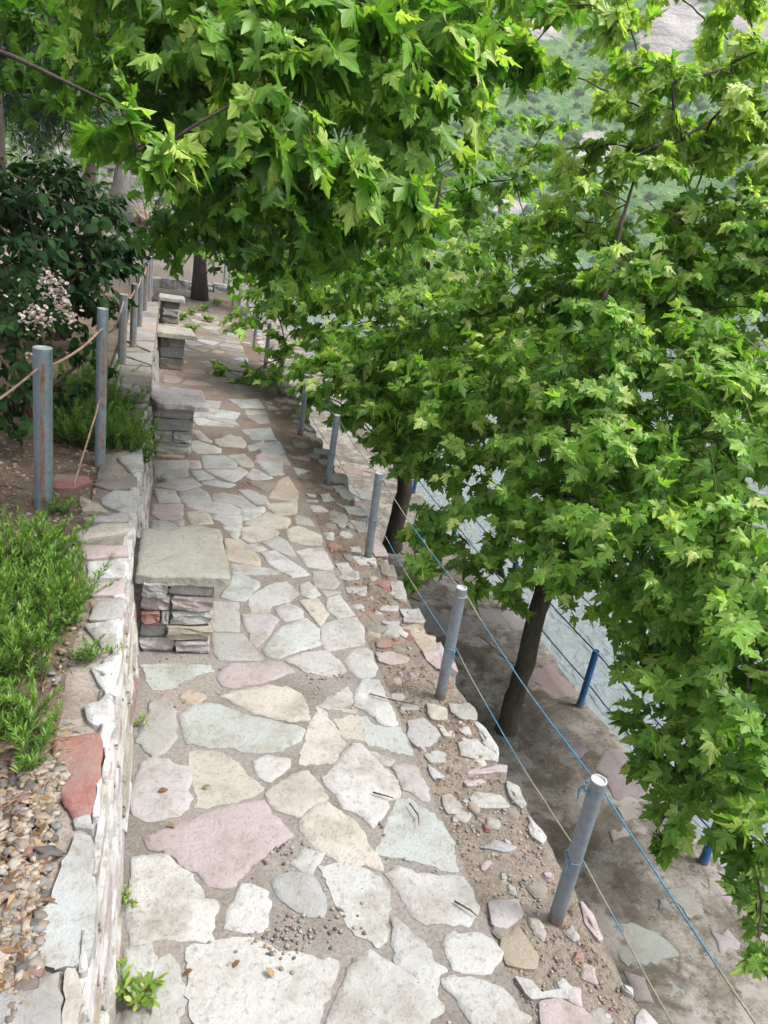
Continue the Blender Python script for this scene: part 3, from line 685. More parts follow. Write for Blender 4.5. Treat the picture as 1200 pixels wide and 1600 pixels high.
for t, pts in RIM:
    poly = [(G(x, y, 0.0).x, G(x, y, 0.0).y) for x, y in pts]
    flagstone('verge_stone', poly, -0.010, 0.05, M['flag'], verge, tone(t), 0.03, 0.006, rise=0.014)
random.seed(5)
def rock_mesh(name, sx, sy, sz, seed, rough=0.16, sub=2):
    """a squarish broken stone: subdivided box, rounded and knocked about"""
    v = {}; f = []
    vs = []
    def vid(p):
        k = tuple(round(c, 4) for c in p)
        if k not in v: v[k] = len(vs); vs.append(Vector(k))
        return v[k]
    g = [-1 + 2 * i / sub for i in range(sub + 1)]
    for ax in range(3):
        for sgn in (-1, 1):
            for i in range(sub):
                for j in range(sub):
                    q = []
                    for (a, b) in ((g[i], g[j]), (g[i + 1], g[j]), (g[i + 1], g[j + 1]), (g[i], g[j + 1])):
                        p = [0, 0, 0]; p[ax] = sgn; p[(ax + 1) % 3] = a; p[(ax + 2) % 3] = b; q.append(vid(p))
                    f.append(tuple(q) if sgn > 0 else tuple(reversed(q)))
    out = []
    for p in vs:
        ex = sum(abs(c) > 0.99 for c in p)
        k = {1: 1.0, 2: 0.98, 3: 0.95}[max(1, ex)]
        d = Vector((nz(p.x * 1.3 + seed, p.y * 1.3, p.z * 1.3), nz(p.x * 1.3, p.y * 1.3 + seed, p.z * 1.3 + 5), nz(p.x * 1.3 + 9, p.y * 1.3, p.z * 1.3 + seed))) * rough
        out.append(((p.x * k + d.x) * sx / 2, (p.y * k + d.y) * sy / 2, (p.z * k + d.z) * sz / 2))
    return raw_mesh(name, out, f)
y = 3.2
while y < 14:
    L = ru(0.14, 0.30)
    m = rock_mesh('edge_stone', ru(0.08, 0.16), L, 0.10, ru(0, 50), 0.3, 3)
    place('edge_stone', m, M['flag'], verge, loc=(RIM_X - 0.03 + ru(-0.02, 0.02), y + L / 2, -0.045), rot=(0, 0, ru(-0.2, 0.2)), color=tone(random.choice('gwctpkg')))
    y += L + ru(0.01, 0.25)
for k in range(70):       # chips set in the near verge
    yy, xx = ru(1.2, 4.6), ru(1.13, 1.43); r = ru(0.012, 0.04); n = random.randint(4, 6); a0 = ru(0, 6)
    poly = [(xx + r * ru(0.6, 1.2) * math.cos(a0 + 2 * PI * i / n), yy + r * ru(0.7, 1.4) * math.sin(a0 + 2 * PI * i / n)) for i in range(n)]
    flagstone('verge_stone', poly, -0.010, 0.03, M['flag'], verge, tone(random.choice('gkwtplcrg'), 0.15), 0.02, 0.004, rise=0.010)
for k in range(60):       # small stones half sunk along the verge farther on
    yy = 3.4 + 9 * random.random() ** 1.3; xx = ru(1.14, 1.42)
    r = ru(0.03, 0.09); n = random.randint(5, 7); a0 = ru(0, 6)
    poly = [(xx + r * ru(0.6, 1.2) * math.cos(a0 + 2 * PI * i / n), yy + r * ru(0.7, 1.6) * math.sin(a0 + 2 * PI * i / n)) for i in range(n)]
    flagstone('verge_stone', poly, -0.010, 0.04, M['flag'], verge, tone(random.choice('kktgkwtr'), 0.15), 0.04, 0.005, rise=0.008)
# stones of the lower walkway
for t, p in (('m', [(530, 640), (640, 655), (740, 690), (820, 780), (720, 820), (590, 800), (560, 700)]), ('w', [(770, 500), (930, 510), (930, 610), (860, 620), (800, 540)]), ('g', [(740, 545), (780, 560), (800, 600), (760, 580)]),
             ('g', [(750, 890), (850, 885), (840, 940), (770, 945)]), ('p', [(960, 470), (1040, 440), (1110, 590), (1060, 600), (1000, 560)]), ('l', [(540, 270), (600, 250), (640, 290), (560, 300)]), ('g', [(580, 170), (640, 150), (650, 210), (590, 215)]),
             ('l', [(960, 690), (1040, 680), (1080, 740), (1000, 770)]), ('p', [(600, 850), (690, 880), (720, 980), (640, 960)])):
    poly = [(G(x, y, TER_Z).x, G(x, y, TER_Z).y) for x, y in crop(*B8, p)]
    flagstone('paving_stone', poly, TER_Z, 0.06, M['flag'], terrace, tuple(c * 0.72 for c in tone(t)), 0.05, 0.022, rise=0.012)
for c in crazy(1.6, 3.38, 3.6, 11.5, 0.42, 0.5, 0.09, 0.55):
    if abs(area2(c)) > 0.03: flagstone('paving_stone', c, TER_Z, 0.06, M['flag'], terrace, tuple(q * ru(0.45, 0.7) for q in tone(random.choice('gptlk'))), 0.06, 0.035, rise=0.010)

# ------------------------------------------------------------------ walls
random.seed(31)
WALL_Z = 0.47
gw = thing('garden_wall', (-0.3, 3.0, 0), 'low whitewashed rubble wall with flat coping stones along the left of the path', 'wall')
def prism(mb, sec0, sec1, y0, y1, n=1, amp=0.0):
    k = len(sec0)
    vs = []
    for j in range(n + 1):
        t = j / n
        for i, (a, b) in enumerate(zip(sec0, sec1)):
            x = a[0] + (b[0] - a[0]) * t; z = a[1] + (b[1] - a[1]) * t; y = y0 + (y1 - y0) * t
            vs.append((x + amp * nz(x * 5, y * 5, z * 5), y, z + amp * nz(x * 5 + 7, y * 5, z * 5)))
    fs = []
    for j in range(n):
        for i in range(k): fs.append((j * k + i, j * k + (i + 1) % k, (j + 1) * k + (i + 1) % k, (j + 1) * k + i))
    fs.append(tuple(reversed(range(k)))); fs.append(tuple(n * k + i for i in range(k)))
    mb.add(vs, fs)
mb = MB()
prism(mb, [(-0.085, -0.05), (-0.142, WALL_Z - 0.022), (-0.34, WALL_Z - 0.026), (-0.34, -0.05)], [(-0.085, -0.05), (-0.142, WALL_Z - 0.022), (-0.34, WALL_Z - 0.026), (-0.34, -0.05)], -0.6, 6.2, 60, 0.012)
prism(mb, [(-0.085, -0.05), (-0.125, 0.60), (-0.42, 0.59), (-0.42, -0.05)], [(-0.085, -0.05), (-0.125, 0.60), (-0.42, 0.59), (-0.42, -0.05)], 6.2, 10.9, 40, 0.015)
mb.obj('mortar_core', M['core'], gw)
def face_rows(y0, y1, top, rows):
    hs = [ru(0.8, 1.25) for _ in range(rows)]; s = sum(hs); z = 0.0
    for r in range(rows):
        h = hs[r] / s * top; y = y0 - ru(0, 0.2)
        while y < y1:
            L = ru(0.18, 0.55) * (1.0 if y < 4 else 1.2)
            zc = z + h / 2
            x = -0.05 - 0.06 * (zc / WALL_Z) - 0.07
            m = rock_mesh('wall_stone', 0.15, L - ru(0.0, 0.012), h - ru(0.0, 0.006), ru(0, 60), 0.11, 4)
            place('wall_stone', m, M['washed'] if y < 5.6 and random.random() < 0.75 else M['wallstone'], gw, loc=(x + ru(-0.005, 0.007), y + L / 2, zc), rot=(0, -0.13, ru(-0.03, 0.03)), color=tone(random.choice('wccppoglr' if y < 5.6 else 'ggcgpk'), 0.12))
            y += L
        z += h
face_rows(-0.4, 6.2, WALL_Z - 0.05, 7)
face_rows(6.3, 10.9, 0.57, 6)
def coping(t, pts, white=False, z=WALL_Z - 0.03, rise=0.03):
    poly = [(G(x, y, WALL_Z).x, G(x, y, WALL_Z).y) for x, y in pts]
    flagstone('coping_stone', poly, z, 0.05, M['washed'] if white else M['flag'], gw, tone(t), 0.03, 0.006, 0.005, rise=rise)
D0 = (0, 700, 3.0); D1 = (0, 1000, 4.0); D2 = (0, 1300, 4.0)
for t, w, p, d in (('w', 0, [(475, 230), (530, 195), (640, 195), (645, 280), (620, 330), (560, 290), (490, 260)], D0), ('c', 0, [(350, 385), (470, 350), (615, 350), (600, 385), (480, 410), (370, 430)], D0),
                   ('p', 0, [(380, 450), (600, 455), (590, 495), (400, 510)], D0), ('w', 1, [(415, 530), (600, 512), (590, 598), (420, 600)], D0), ('p', 0, [(400, 630), (580, 618), (580, 675), (440, 685)], D0),
                   ('g', 1, [(400, 820), (570, 800), (560, 900), (480, 925)], D0), ('w', 1, [(480, 985), (575, 935), (550, 1060), (500, 1060)], D0), ('w', 1, [(570, 170), (730, 100), (720, 330), (650, 290), (600, 220)], D1),
                   ('w', 1, [(530, 400), (700, 345), (700, 480), (620, 510), (560, 490)], D1), ('r', 0, [(330, 620), (440, 605), (620, 570), (640, 700), (615, 850), (605, 1000), (560, 1070), (470, 1100), (420, 1030), (380, 930), (350, 850)], D1),
                   ('m', 0, [(480, 0), (560, 10), (590, 150), (590, 400), (590, 600), (560, 760), (440, 800), (330, 830), (220, 780), (100, 720), (200, 520), (330, 420), (380, 200)], D2),
                   ('b', 0, [(0, 990), (150, 930), (300, 880), (380, 860), (375, 1050), (360, 1300), (-200, 1300), (-160, 1060)], D2), ('c', 0, [(395, 860), (490, 840), (500, 1050), (490, 1300), (385, 1300)], D2),
                   ('r', 0, [(250, 115), (420, 130), (430, 155), (340, 180), (250, 185)], D0), ('w', 0, [(550, 40), (670, 20), (670, 100), (620, 110)], D0), ('o', 0, [(370, 220), (470, 260), (500, 290), (390, 285)], D0),
                   ('g', 0, [(390, 320), (600, 300), (600, 335), (450, 338)], D0), ('k', 0, [(440, 165), (640, 130), (640, 180), (520, 185)], D0), ('g', 0, [(450, 1110), (560, 1080), (560, 1150), (470, 1160)], D1),
                   ('g', 0, [(570, 690), (590, 700), (570, 790), (420, 800), (450, 720)], D0)):
    coping(t, crop(*d, p), bool(w))
y = -0.4
while y < 6.2:                       # whitewashed arris stones along the inner top edge
    L = ru(0.10, 0.30); d = ru(0.035, 0.065) if y > 2.1 else ru(0.015, 0.03); e = -0.102 + ru(-0.006, 0.006)
    poly = [(e, y), (e + ru(-0.012, 0.006), y + L * 0.5), (e + ru(-0.01, 0.01), y + L), (e - d * ru(0.7, 1.1), y + L), (e - d, y + L * 0.55), (e - d * ru(0.7, 1.1), y)]
    flagstone('edge_stone', poly, WALL_Z - 0.070, 0.02, M['washed'], gw, tone('w', 0.1), 0.025, 0.005, 0.002, rise=0.064 + ru(-0.004, 0.003), grow=0.0)
    y += L + ru(0.0, 0.02)
for k, c in enumerate(crazy(-0.40, -0.10, 6.25, 10.9, 0.16, 0.30, 0.02)):
    if abs(area2(c)) > 0.006: flagstone('coping_stone', c, 0.585, 0.05, M['flag'], gw, tuple(q * 0.75 for q in tone(random.choice('ggkocpt'), 0.15)), 0.05, 0.010, 0.008, rise=0.03)
for k, (x, yy, z, s) in enumerate(((-0.24, 6.22, 0.50, (0.30, 0.16, 0.10)), (-0.28, 6.18, 0.57, (0.22, 0.14, 0.08)), (-0.22, 6.16, 0.40, (0.30, 0.12, 0.12)))):
    place('wall_stone', rock_mesh('wall_stone', *s, k * 7.7, 0.2, 3), M['wallstone'], gw, loc=(x, yy, z), color=tone('g'))
rw = thing('retaining_wall', (RIM_X - 0.1, 5, TER_Z), 'rubble retaining wall dropping from the path edge to the lower walkway', 'wall')
mb = MB(); prism(mb, [(RIM_X - 0.045, TER_Z - 0.1), (RIM_X - 0.045, -0.06), (RIM_X - 0.36, -0.06), (RIM_X - 0.36, TER_Z - 0.1)], [(RIM_X - 0.045, TER_Z - 0.1), (RIM_X - 0.045, -0.06), (RIM_X - 0.36, -0.06), (RIM_X - 0.36, TER_Z - 0.1)], -0.6, 24, 60, 0.01)
mb.obj('mortar_core', M['core'], rw)
y = 0.2
rock_pool = [rock_mesh('wall_stone', 0.12, 0.36, 0.20, k * 3.1, 0.2, 2) for k in range(8)]
while y < 7.5:
    for r in range(6):
        place('wall_stone', random.choice(rock_pool), M['wallstone'], rw, loc=(RIM_X - 0.06 + ru(-0.01, 0.01), y + (0.18 if r % 2 else 0), TER_Z + 0.11 + r * 0.205), color=tone(random.choice('ggtcpk'), 0.12))
    y += 0.375
# ------------------------------------------------------------------ stone benches
random.seed(17)
def bench(y0, label, rows, slab_poly, slab_tone, top, x1=0.28, depth=0.50, kind='rubble', st=0.05):
    b = thing('stone_bench', (0.12, y0 + depth / 2, 0), label, 'bench', 'stone benches built against the garden wall')
    H0 = top - st
    mb = MB(); prism(mb, [(-0.09, -0.02), (-0.09, H0 - 0.004), (x1 - 0.03, H0 - 0.004), (x1 - 0.03, -0.02)], [(-0.09, -0.02), (-0.09, H0 - 0.004), (x1 - 0.03, H0 - 0.004), (x1 - 0.03, -0.02)], y0 + 0.03, y0 + depth - 0.02, 4, 0.004)
    ped = mb.obj('pedestal', M['core'], b)
    nr = len(rows); z = 0.0
    for r, row in enumerate(rows):
        h = H0 / nr; x = -0.05; tot = sum(w for w, _ in row)
        for i, (w, t) in enumerate(row):
            ww = w / tot * (x1 + 0.05)
            m = rock_mesh('block', ww - 0.010, ru(0.09, 0.15), h - 0.010, ru(0, 90), 0.24, 4)
            place('block', m, M['wallstone'], ped, loc=(x + ww / 2, y0 + 0.055 + ru(-0.022, 0.015), z + h / 2), rot=(0, ru(-0.03, 0.03), ru(-0.04, 0.04)), color=tone(t, 0.1)); x += ww
        yy = y0 + 0.10
        while yy < y0 + depth - 0.06:       # the side towards the path
            L = min(ru(0.14, 0.24), y0 + depth - yy)
            m = rock_mesh('block', ru(0.07, 0.09), L - 0.012, h - 0.012, ru(0, 90), 0.13, 3)
            place('block', m, M['wallstone'], ped, loc=(x1 - 0.03 + ru(-0.01, 0.006), yy + L / 2, z + h / 2), color=tone(random.choice('gcgl'), 0.1)); yy += L
        z += h
    flagstone('seat_slab', slab_poly, H0, 0.012, M['slab'], b, slab_tone, 0.02, 0.006, 0.002, rise=st, rnd=1, grow=0)
    return b
bench(3.36, 'nearest stone bench, grey green slab on coloured rubble with a red brick', [[(1, 'w'), (1, 'l')], [(0.8, 'g'), (1.4, 'o')], [(0.6, 'r'), (0.3, 'g'), (1.3, 'w')], [(0.9, 'p'), (1.3, 'p')], [(0.7, 'g'), (1.2, 'g')]],
      [(-0.075, 3.355), (0.0, 3.335), (0.14, 3.345), (0.26, 3.33), (0.348, 3.335), (0.343, 3.6), (0.335, 3.89), (0.20, 3.95), (0.06, 3.88), (-0.07, 3.87)], (0.225, 0.23, 0.195), 0.43, st=0.04)
bench(6.42, 'second stone bench with a pale pink ragged slab on three grey block courses', [[(1, 'g')], [(1, 'g'), (1, 'g')], [(1, 'g')], [(1, 'g')]],
      [(-0.09, 6.62), (-0.05, 6.42), (0.02, 6.36), (0.18, 6.38), (0.27, 6.33), (0.37, 6.36), (0.34, 6.95), (-0.09, 6.98)], (0.42, 0.385, 0.39), 0.45, x1=0.25, st=0.035)
bench(9.75, 'third stone bench from the camera with a wide cream slab', [[(1, 'k')], [(1, 'g')], [(0.5, 'k'), (1, 'g')]], [(-0.10, 9.68), (0.37, 9.66), (0.31, 10.2), (-0.10, 10.22)], (0.33, 0.32, 0.26), 0.45, x1=0.23)
bench(13.1, 'farthest stone bench beside the dark tree trunk with a narrow grey slab', [[(1, 'k')], [(1, 'g')], [(1, 'k')]], [(-0.12, 13.05), (0.28, 13.05), (0.27, 13.5), (-0.12, 13.5)], (0.28, 0.28, 0.25), 0.42, x1=0.20)
# low stone kerb near the far tree
kb = thing('stone_kerb', (0.5, 17.9, 0), 'low broken stone kerb crossing behind the far tree trunk', 'kerb')
x = -0.5
while x < 1.35:
    L = ru(0.16, 0.34)
    place('kerb_stone', rock_mesh('kerb_stone', L - 0.02, 0.25, ru(0.16, 0.24), ru(0, 50), 0.25, 3), M['wallstone'], kb, loc=(x + L / 2, 17.9 + 0.25 * x + ru(-0.03, 0.03), 0.08), color=tone('w' if x < -0.2 else random.choice('gkg'))); x += L

# ================================================================== POSTS AND ROPES
def pipe_mesh(name, r, h, n=16):
    mb = MB(); mb.tube([(0, 0, -0.06), (0, 0, h * 0.3), (0, 0, h * 0.7), (0, 0, h - 0.004)], [r, r, r, r], n, False)
    m = raw_mesh(name, mb.v, mb.f); m.polygons.foreach_set('use_smooth', [True] * len(m.polygons)); return m
def cap_mesh(name, r, h, n=16):
    mb = MB()
    prof = [(r, h - 0.004), (r * 0.97, h), (r * 0.80, h + 0.0005), (r * 0.74, h - 0.006)]
    vs = [(q * math.cos(2 * PI * j / n), q * math.sin(2 * PI * j / n), z) for q, z in prof for j in range(n)]
    fs = [(k * n + j, k * n + (j + 1) % n, (k + 1) * n + (j + 1) % n, (k + 1) * n + j) for k in range(3) for j in range(n)]
    fs.append(tuple(3 * n + j for j in range(n)))
    return raw_mesh(name, vs, fs)
def knot_mesh(name, r, rr):
    mb = MB(); pts = [(r * math.cos(2 * PI * j / 16), r * math.sin(2 * PI * j / 16), 0.012 * j / 16) for j in range(17)]
    mb.tube(pts, [rr] * 17, 6); mb.tube([(r, 0, 0), (r + 0.012, 0.004, -0.02), (r + 0.008, 0.006, -0.055)], [rr, rr * 0.8, rr * 0.5], 5)
    m = raw_mesh(name, mb.v, mb.f); return m
random.seed(3)
ORD = ['nearest', 'second', 'third', 'fourth', 'fifth', 'sixth', 'seventh', 'eighth', 'ninth', 'tenth', 'eleventh', 'twelfth', 'thirteenth']
PR = 0.026
pm = pipe_mesh('pipe', PR, 0.60); pm.materials.append(M['post']); cm = cap_mesh('cap', PR, 0.60); cm.materials.append(M['post_cap'])
km = knot_mesh('rope_loop', PR + 0.003, 0.0036); km.materials.append(M['rope'])
lake_posts = [(1.35, 1.69, 0.017), (1.352, 2.96, 0.008), (1.355, 4.53, 0.02), (1.335, 5.91, 0.01), (1.32, 7.34, 0.0), (1.315, 8.98, 0.02), (1.30, 10.4, -0.01), (1.285, 11.8, 0.0), (1.28, 13.3, 0.01), (1.28, 14.8, 0.0), (1.28, 16.3, 0.0), (1.28, 17.8, 0.0), (1.28, 19.3, 0.0)]
for k, (x, y, l) in enumerate(lake_posts):
    t = thing('metal_post', (x, y, 0), f'{ORD[k]} grey pipe post from the camera on the lake side verge of the path', 'post', 'grey posts along the lake side of the path')
    rot = (ru(-0.01, 0.01), -l, ru(0, 3))
    place('pipe', pm, None, t, loc=(x, y, -0.01), rot=rot); place('cap', cm, None, t, loc=(x, y, -0.01), rot=rot)
    if k < 7:
        for z in (0.545, 0.27): place('rope_loop', km, None, t, loc=(x - l * z * 0.5, y, z - 0.006), rot=(0, 0, ru(0, 6)))
def rope(name, pts, r, mat, label, cat, sag=0.02, n=10, wig=0.003, seg=14):
    mb = MB(); path_pts = []
    for a, b in zip(pts[:-1], pts[1:]):
        a, b = Vector(a), Vector(b)
        for i in range(seg):
            t = i / seg; q = a.lerp(b, t); q.z -= sag * 4 * t * (1 - t) * (b - a).length
            q.x += wig * nz(q.y * 7, 1.0, r * 900); q.z += wig * nz(q.y * 7, 9.0, r * 900)
            path_pts.append(q)
    path_pts.append(Vector(pts[-1]))
    mb.tube(path_pts, [r] * len(path_pts), 6)
    return tag(mb.obj(name, mat), label, cat)
lp = [(x + 0.03 - l * 0.5, y) for x, y, l in lake_posts[:9]]
first = (1.37, -0.2)
rope('rope', [(first[0], first[1], 0.55)] + [(x, y, 0.548) for x, y in lp], 0.0030, M['rope'], 'upper blue and straw rope strung along the tops of the lake side posts', 'rope')
rope('rope', [(first[0] - 0.01, first[1], 0.26)] + [(x, y, 0.272) for x, y in lp], 0.0026, M['rope'], 'lower blue and straw rope halfway up the lake side posts', 'rope')
# blue posts at the water's edge
bp = pipe_mesh('pipe', 0.027, 0.52); bp.materials.append(M['post_blue']); bc = cap_mesh('cap', 0.027, 0.52); bc.materials.append(M['post_blue'])
bf = MB(); bf.tube([(0, 0, 0), (0, 0, 0.02), (0, 0, 0.05)], [0.032, 0.031, 0.028], 14); bfm = raw_mesh('foot', bf.v, bf.f); bfm.materials.append(M['post_blue'])
blues = [(3.335, 1.42), (3.33, 3.01), (3.32, 4.62), (3.32, 6.2), (3.32, 7.8), (3.31, 9.4), (3.31, 11.0), (3.31, 12.6)]
BL = [None, 'blue painted pipe post in the lower right at the water edge', 'blue painted pipe post to the right of the leaning maple trunk', 'third blue pipe post from the camera along the water edge', 'blue pipe post just above the farther lakeside trunk', 'fifth blue post along the water edge half hidden by leaves', 'sixth blue post along the water edge behind leaves', 'farthest blue post along the water edge']
for k, (x, y) in enumerate(blues):
    if k == 0: continue
    t = thing('blue_post', (x, y, TER_Z), BL[k], 'post', 'blue posts along the water edge')
    for nme, me in (('pipe', bp), ('cap', bc), ('foot', bfm)): place(nme, me, None, t, loc=(x, y, TER_Z), rot=(0, -0.02, k))
bpts = [(3.34, 0.0)] + blues
rope('rope', [(x + 0.035, y, TER_Z + 0.485) for x, y in bpts], 0.0065, M['rope_dark'], 'upper dark blue rope along the posts at the water edge', 'rope', 0.012)
rope('rope', [(x + 0.035, y, TER_Z + 0.20) for x, y in bpts], 0.0065, M['rope_dark'], 'lower dark blue rope along the posts at the water edge', 'rope', 0.012)
# posts on the garden side, with rusty wire
garden_posts = [(-0.565, 4.08, 0.40, 1.27, 0.046), (-0.345, 4.80, 0.41, 1.38, 0.032), (-0.34, 6.95, 0.50, 1.19, 0.034), (-0.285, 7.75, 0.53, 1.19, 0.032), (-0.27, 8.9, 0.56, 1.17, 0.03), (-0.25, 10.1, 0.56, 1.17, 0.03), (-0.24, 11.3, 0.5, 1.15, 0.03), (-0.24, 12.5, 0.45, 1.15, 0.03)]
GL = ['thick rust streaked pipe post rising from the rosemary on the left', 'slimmer grey pipe post beside the rosemary bush on the wall', 'third garden side post standing at the raised wall end', 'fourth garden side pipe post in the receding row', 'fifth garden side pipe post in the receding row', 'sixth garden side pipe post in the receding row', 'seventh garden side pipe post in the receding row', 'last garden side pipe post in the receding row']
for k, (x, y, z, zt, r) in enumerate(garden_posts):
    t = thing('metal_post', (x, y, z), GL[k], 'post', 'grey posts along the garden side of the path')
    h = zt - z
    a = pipe_mesh('pipe', r, h, 20); a.materials.append(M['post_rust']); c = cap_mesh('cap', r, h, 20); c.materials.append(M['post_cap'])
    for nme, me in (('pipe', a), ('cap', c)): place(nme, me, None, t, loc=(x, y, z), rot=(0, 0.0, 0.1 if k == 0 else 0.35))
w0 = garden_posts[0]; w1 = garden_posts[1]; w2 = garden_posts[2]
rope('wire', [(-1.10, 2.9, 0.98), (w0[0] - 0.02, w0[1] - 0.045, 1.17), (w1[0], w1[1] - 0.03, 1.27), (w2[0], w2[1], 1.14), (-0.285, 7.75, 1.14), (-0.27, 8.9, 1.13), (-0.25, 10.1, 1.12)], 0.007, M['wire_rust'], 'rusty wire rope sagging between the garden side posts', 'wire', 0.05)
rope('wire', [(w0[0] + 0.14, w0[1] + 0.05, 0.55), (w1[0] - 0.005, w1[1] - 0.034, 0.86)], 0.0055, M['wire_rust'], 'loose rusty wire slanting down from the slimmer left post', 'wire', 0.02)
rope('wire', [(-0.98, 3.05, 0.60), (-0.80, 3.75, 0.70)], 0.008, M['wire_rust'], 'short rusty wire end among the rosemary at the left edge', 'wire', 0.03)

# ================================================================== FOLIAGE MACHINERY
HALF = [(0.10, -0.05), (0.20, -0.12), (0.36, -0.09), (0.25, 0.05), (0.42, 0.08), (0.48, 0.20), (0.63, 0.36), (0.47, 0.36), (0.43, 0.49), (0.32, 0.44), (0.21, 0.38), (0.23, 0.53), (0.31, 0.60), (0.18, 0.66), (0.12, 0.82)]
HALF_LO = [(0.16, -0.06), (0.40, 0.05), (0.58, 0.36), (0.22, 0.36), (0.24, 0.62)]
OVAL = [(0.12, 0.1), (0.25, 0.32), (0.27, 0.55), (0.16, 0.82)]
OVAL_LO = [(0.26, 0.42)]
def leaf_tpl(half, fold, curl, wav, sd):
    pts = [(0, 0)] + half + [(0, 1.0)] + [(-x, y) for x, y in reversed(half)]
    c = (0, 0.28)
    v = []
    for x, y in [c] + pts:
        z = -fold * abs(x) - curl * max(0.0, y) ** 2 + wav * math.sin(9 * x + sd) * abs(x) + wav * 0.7 * math.sin(7 * y + sd * 2) * abs(x)
        v.append((x, y, z))
    n = len(pts); f = [(0, 1 + (i + 1) % n, 1 + i) for i in range(n)]
    return np.array(v), np.array(f)
def simple_tpl(half, fold, curl):
    pts = [(0, 0)] + half + [(0, 1.0)] + [(-x, y) for x, y in reversed(half)]
    v = np.array([(x, y, fold * abs(x) - curl * y * y) for x, y in pts]); n = len(pts)
    f = []
    lo, hi = 1, n - 1
    rs = list(range(1, 1 + len(half))); ls = list(range(n - 1, n - 1 - len(half), -1))
    f.append((0, rs[0], ls[0]))
    for k in range(len(half) - 1): f += [(rs[k], rs[k + 1], ls[k]), (ls[k], rs[k + 1], ls[k + 1])]
    f.append((rs[-1], 1 + len(half), ls[-1]))
    return v, np.array(f)
T_HI = [leaf_tpl(HALF, 0.18, 0.18, 0.10, 1.0), leaf_tpl(HALF, 0.40, 0.30, 0.12, 2.4), leaf_tpl(HALF, 0.05, 0.42, 0.16, 4.0), leaf_tpl(HALF, -0.12, 0.10, 0.14, 5.2), leaf_tpl([(x * 0.82, y) for x, y in HALF], 0.5, 0.6, 0.2, 0.3), leaf_tpl([(x * 1.12, y * 0.92) for x, y in HALF], 0.25, -0.1, 0.22, 3.3), leaf_tpl([(x * 0.9, y * (1.0 if y < 0.5 else 0.9)) for x, y in HALF], 0.3, 0.9, 0.15, 6.1)]
T_LO = [leaf_tpl(HALF_LO, 0.2, 0.2, 0.1, 1.0), leaf_tpl(HALF_LO, 0.4, 0.3, 0.1, 3.0)]
T_OV = [simple_tpl(OVAL, 0.3, 0.2), simple_tpl(OVAL, 0.1, 0.4)]
T_OVL = [simple_tpl(OVAL_LO, 0.25, 0.2)]
T_ND = [simple_tpl([(0.045, 0.5)], 0.0, 0.12)]
def unit(a): return a / np.maximum(np.linalg.norm(a, axis=-1, keepdims=True), 1e-9)
class Leaves:
    def __init__(s): s.p = []; s.d = []; s.n = []; s.s = []; s.t = []
    def add(s, p, d, n, sz, t):
        s.p.append(p); s.d.append(d); s.n.append(n); s.s.append(sz); s.t.append(t)
    def done(s):
        p = np.concatenate(s.p); d = unit(np.concatenate(s.d)); n = np.concatenate(s.n)
        side = unit(np.cross(d, n)); n = np.cross(side, d)
        return p, d, side, n, np.concatenate(s.s), np.clip(np.concatenate(s.t), 0, 1)
def leaf_mesh(name, L, tpls, mat):
    p, d, sd, n, s, t = L; N_ = len(p); V = []; F = []; A = []; B = []; off = 0
    which = np.arange(N_) % len(tpls)
    for k, (tv, tf) in enumerate(tpls):
        i = np.where(which == k)[0]
        if len(i) == 0: continue
        v = p[i][:, None, :] + s[i][:, None, None] * (tv[None, :, 0:1] * sd[i][:, None, :] + tv[None, :, 1:2] * d[i][:, None, :] + tv[None, :, 2:3] * n[i][:, None, :])
        f = tf[None] + (np.arange(len(i)) * len(tv))[:, None, None] + off
        V.append(v.reshape(-1, 3)); F.append(f.reshape(-1, 3)); A.append(np.repeat(t[i], len(tv))); B.append(np.tile(tv, (len(i), 1))); off += len(i) * len(tv)
    m = np_mesh(name, np.concatenate(V), np.concatenate(F), np.concatenate(A), np.concatenate(B) if tpls is T_HI else None); m.materials.append(mat)
    return m
_single = {}
def single_leaf_mesh(k, q, tpls, key, mat):
    kk = (key, k, q)
    if kk not in _single:
        tv, tf = tpls[k]; m = np_mesh('leaf', tv, tf, np.full(len(tv), (q + 0.5) / 8), tv if tpls is T_HI else None); m.materials.append(mat); _single[kk] = m
    return _single[kk]
def foliage(parent, L, tpls, mat, key, pick=300, name='foliage'):
    """all leaves of one plant: the ones that show largest as leaf parts, the rest as one mass"""
    p, d, sd, n, s, t = L
    keep = np.ones(len(p), bool)
    if pick:
        x, y, z = project(p + d * (s * 0.4)[:, None])
        ok = (x > 5) & (x < 1195) & (y > 5) & (y < 1595) & (z > 0.5)
        cell = (np.clip(y, 0, 1599) // 24).astype(int) * 60 + (np.clip(x, 0, 1199) // 24).astype(int)
        zmin = np.full(60 * 70, 1e9); np.minimum.at(zmin, cell[ok], z[ok])
        ok &= z < zmin[cell] + 0.12
        ids = np.where(ok)[0]; ids = ids[np.argsort(-(s[ids] / z[ids]))][:pick]
        for i in ids:
            me = single_leaf_mesh(int(i) % len(tpls), int(min(7, t[i] * 8)), tpls, key, mat)
            o = bpy.data.objects.new('leaf', me); COL.objects.link(o); o.parent = parent
            o.matrix_parent_inverse = Matrix.Translation(-Vector(parent.location))
            a = np.stack([sd[i], d[i], n[i]], 1) * s[i]
            o.matrix_basis = Matrix(((a[0, 0], a[0, 1], a[0, 2], p[i, 0]), (a[1, 0], a[1, 1], a[1, 2], p[i, 1]), (a[2, 0], a[2, 1], a[2, 2], p[i, 2]), (0, 0, 0, 1)))
        keep[ids] = False
    if not keep.any(): return None
    L2 = tuple(a[keep] for a in (p, d, sd, n, s, t))
    o = place(name, leaf_mesh(name, L2, tpls, mat), None, parent); o['kind'] = 'stuff'
    return o
UP = np.array([0, 0, 1.0])
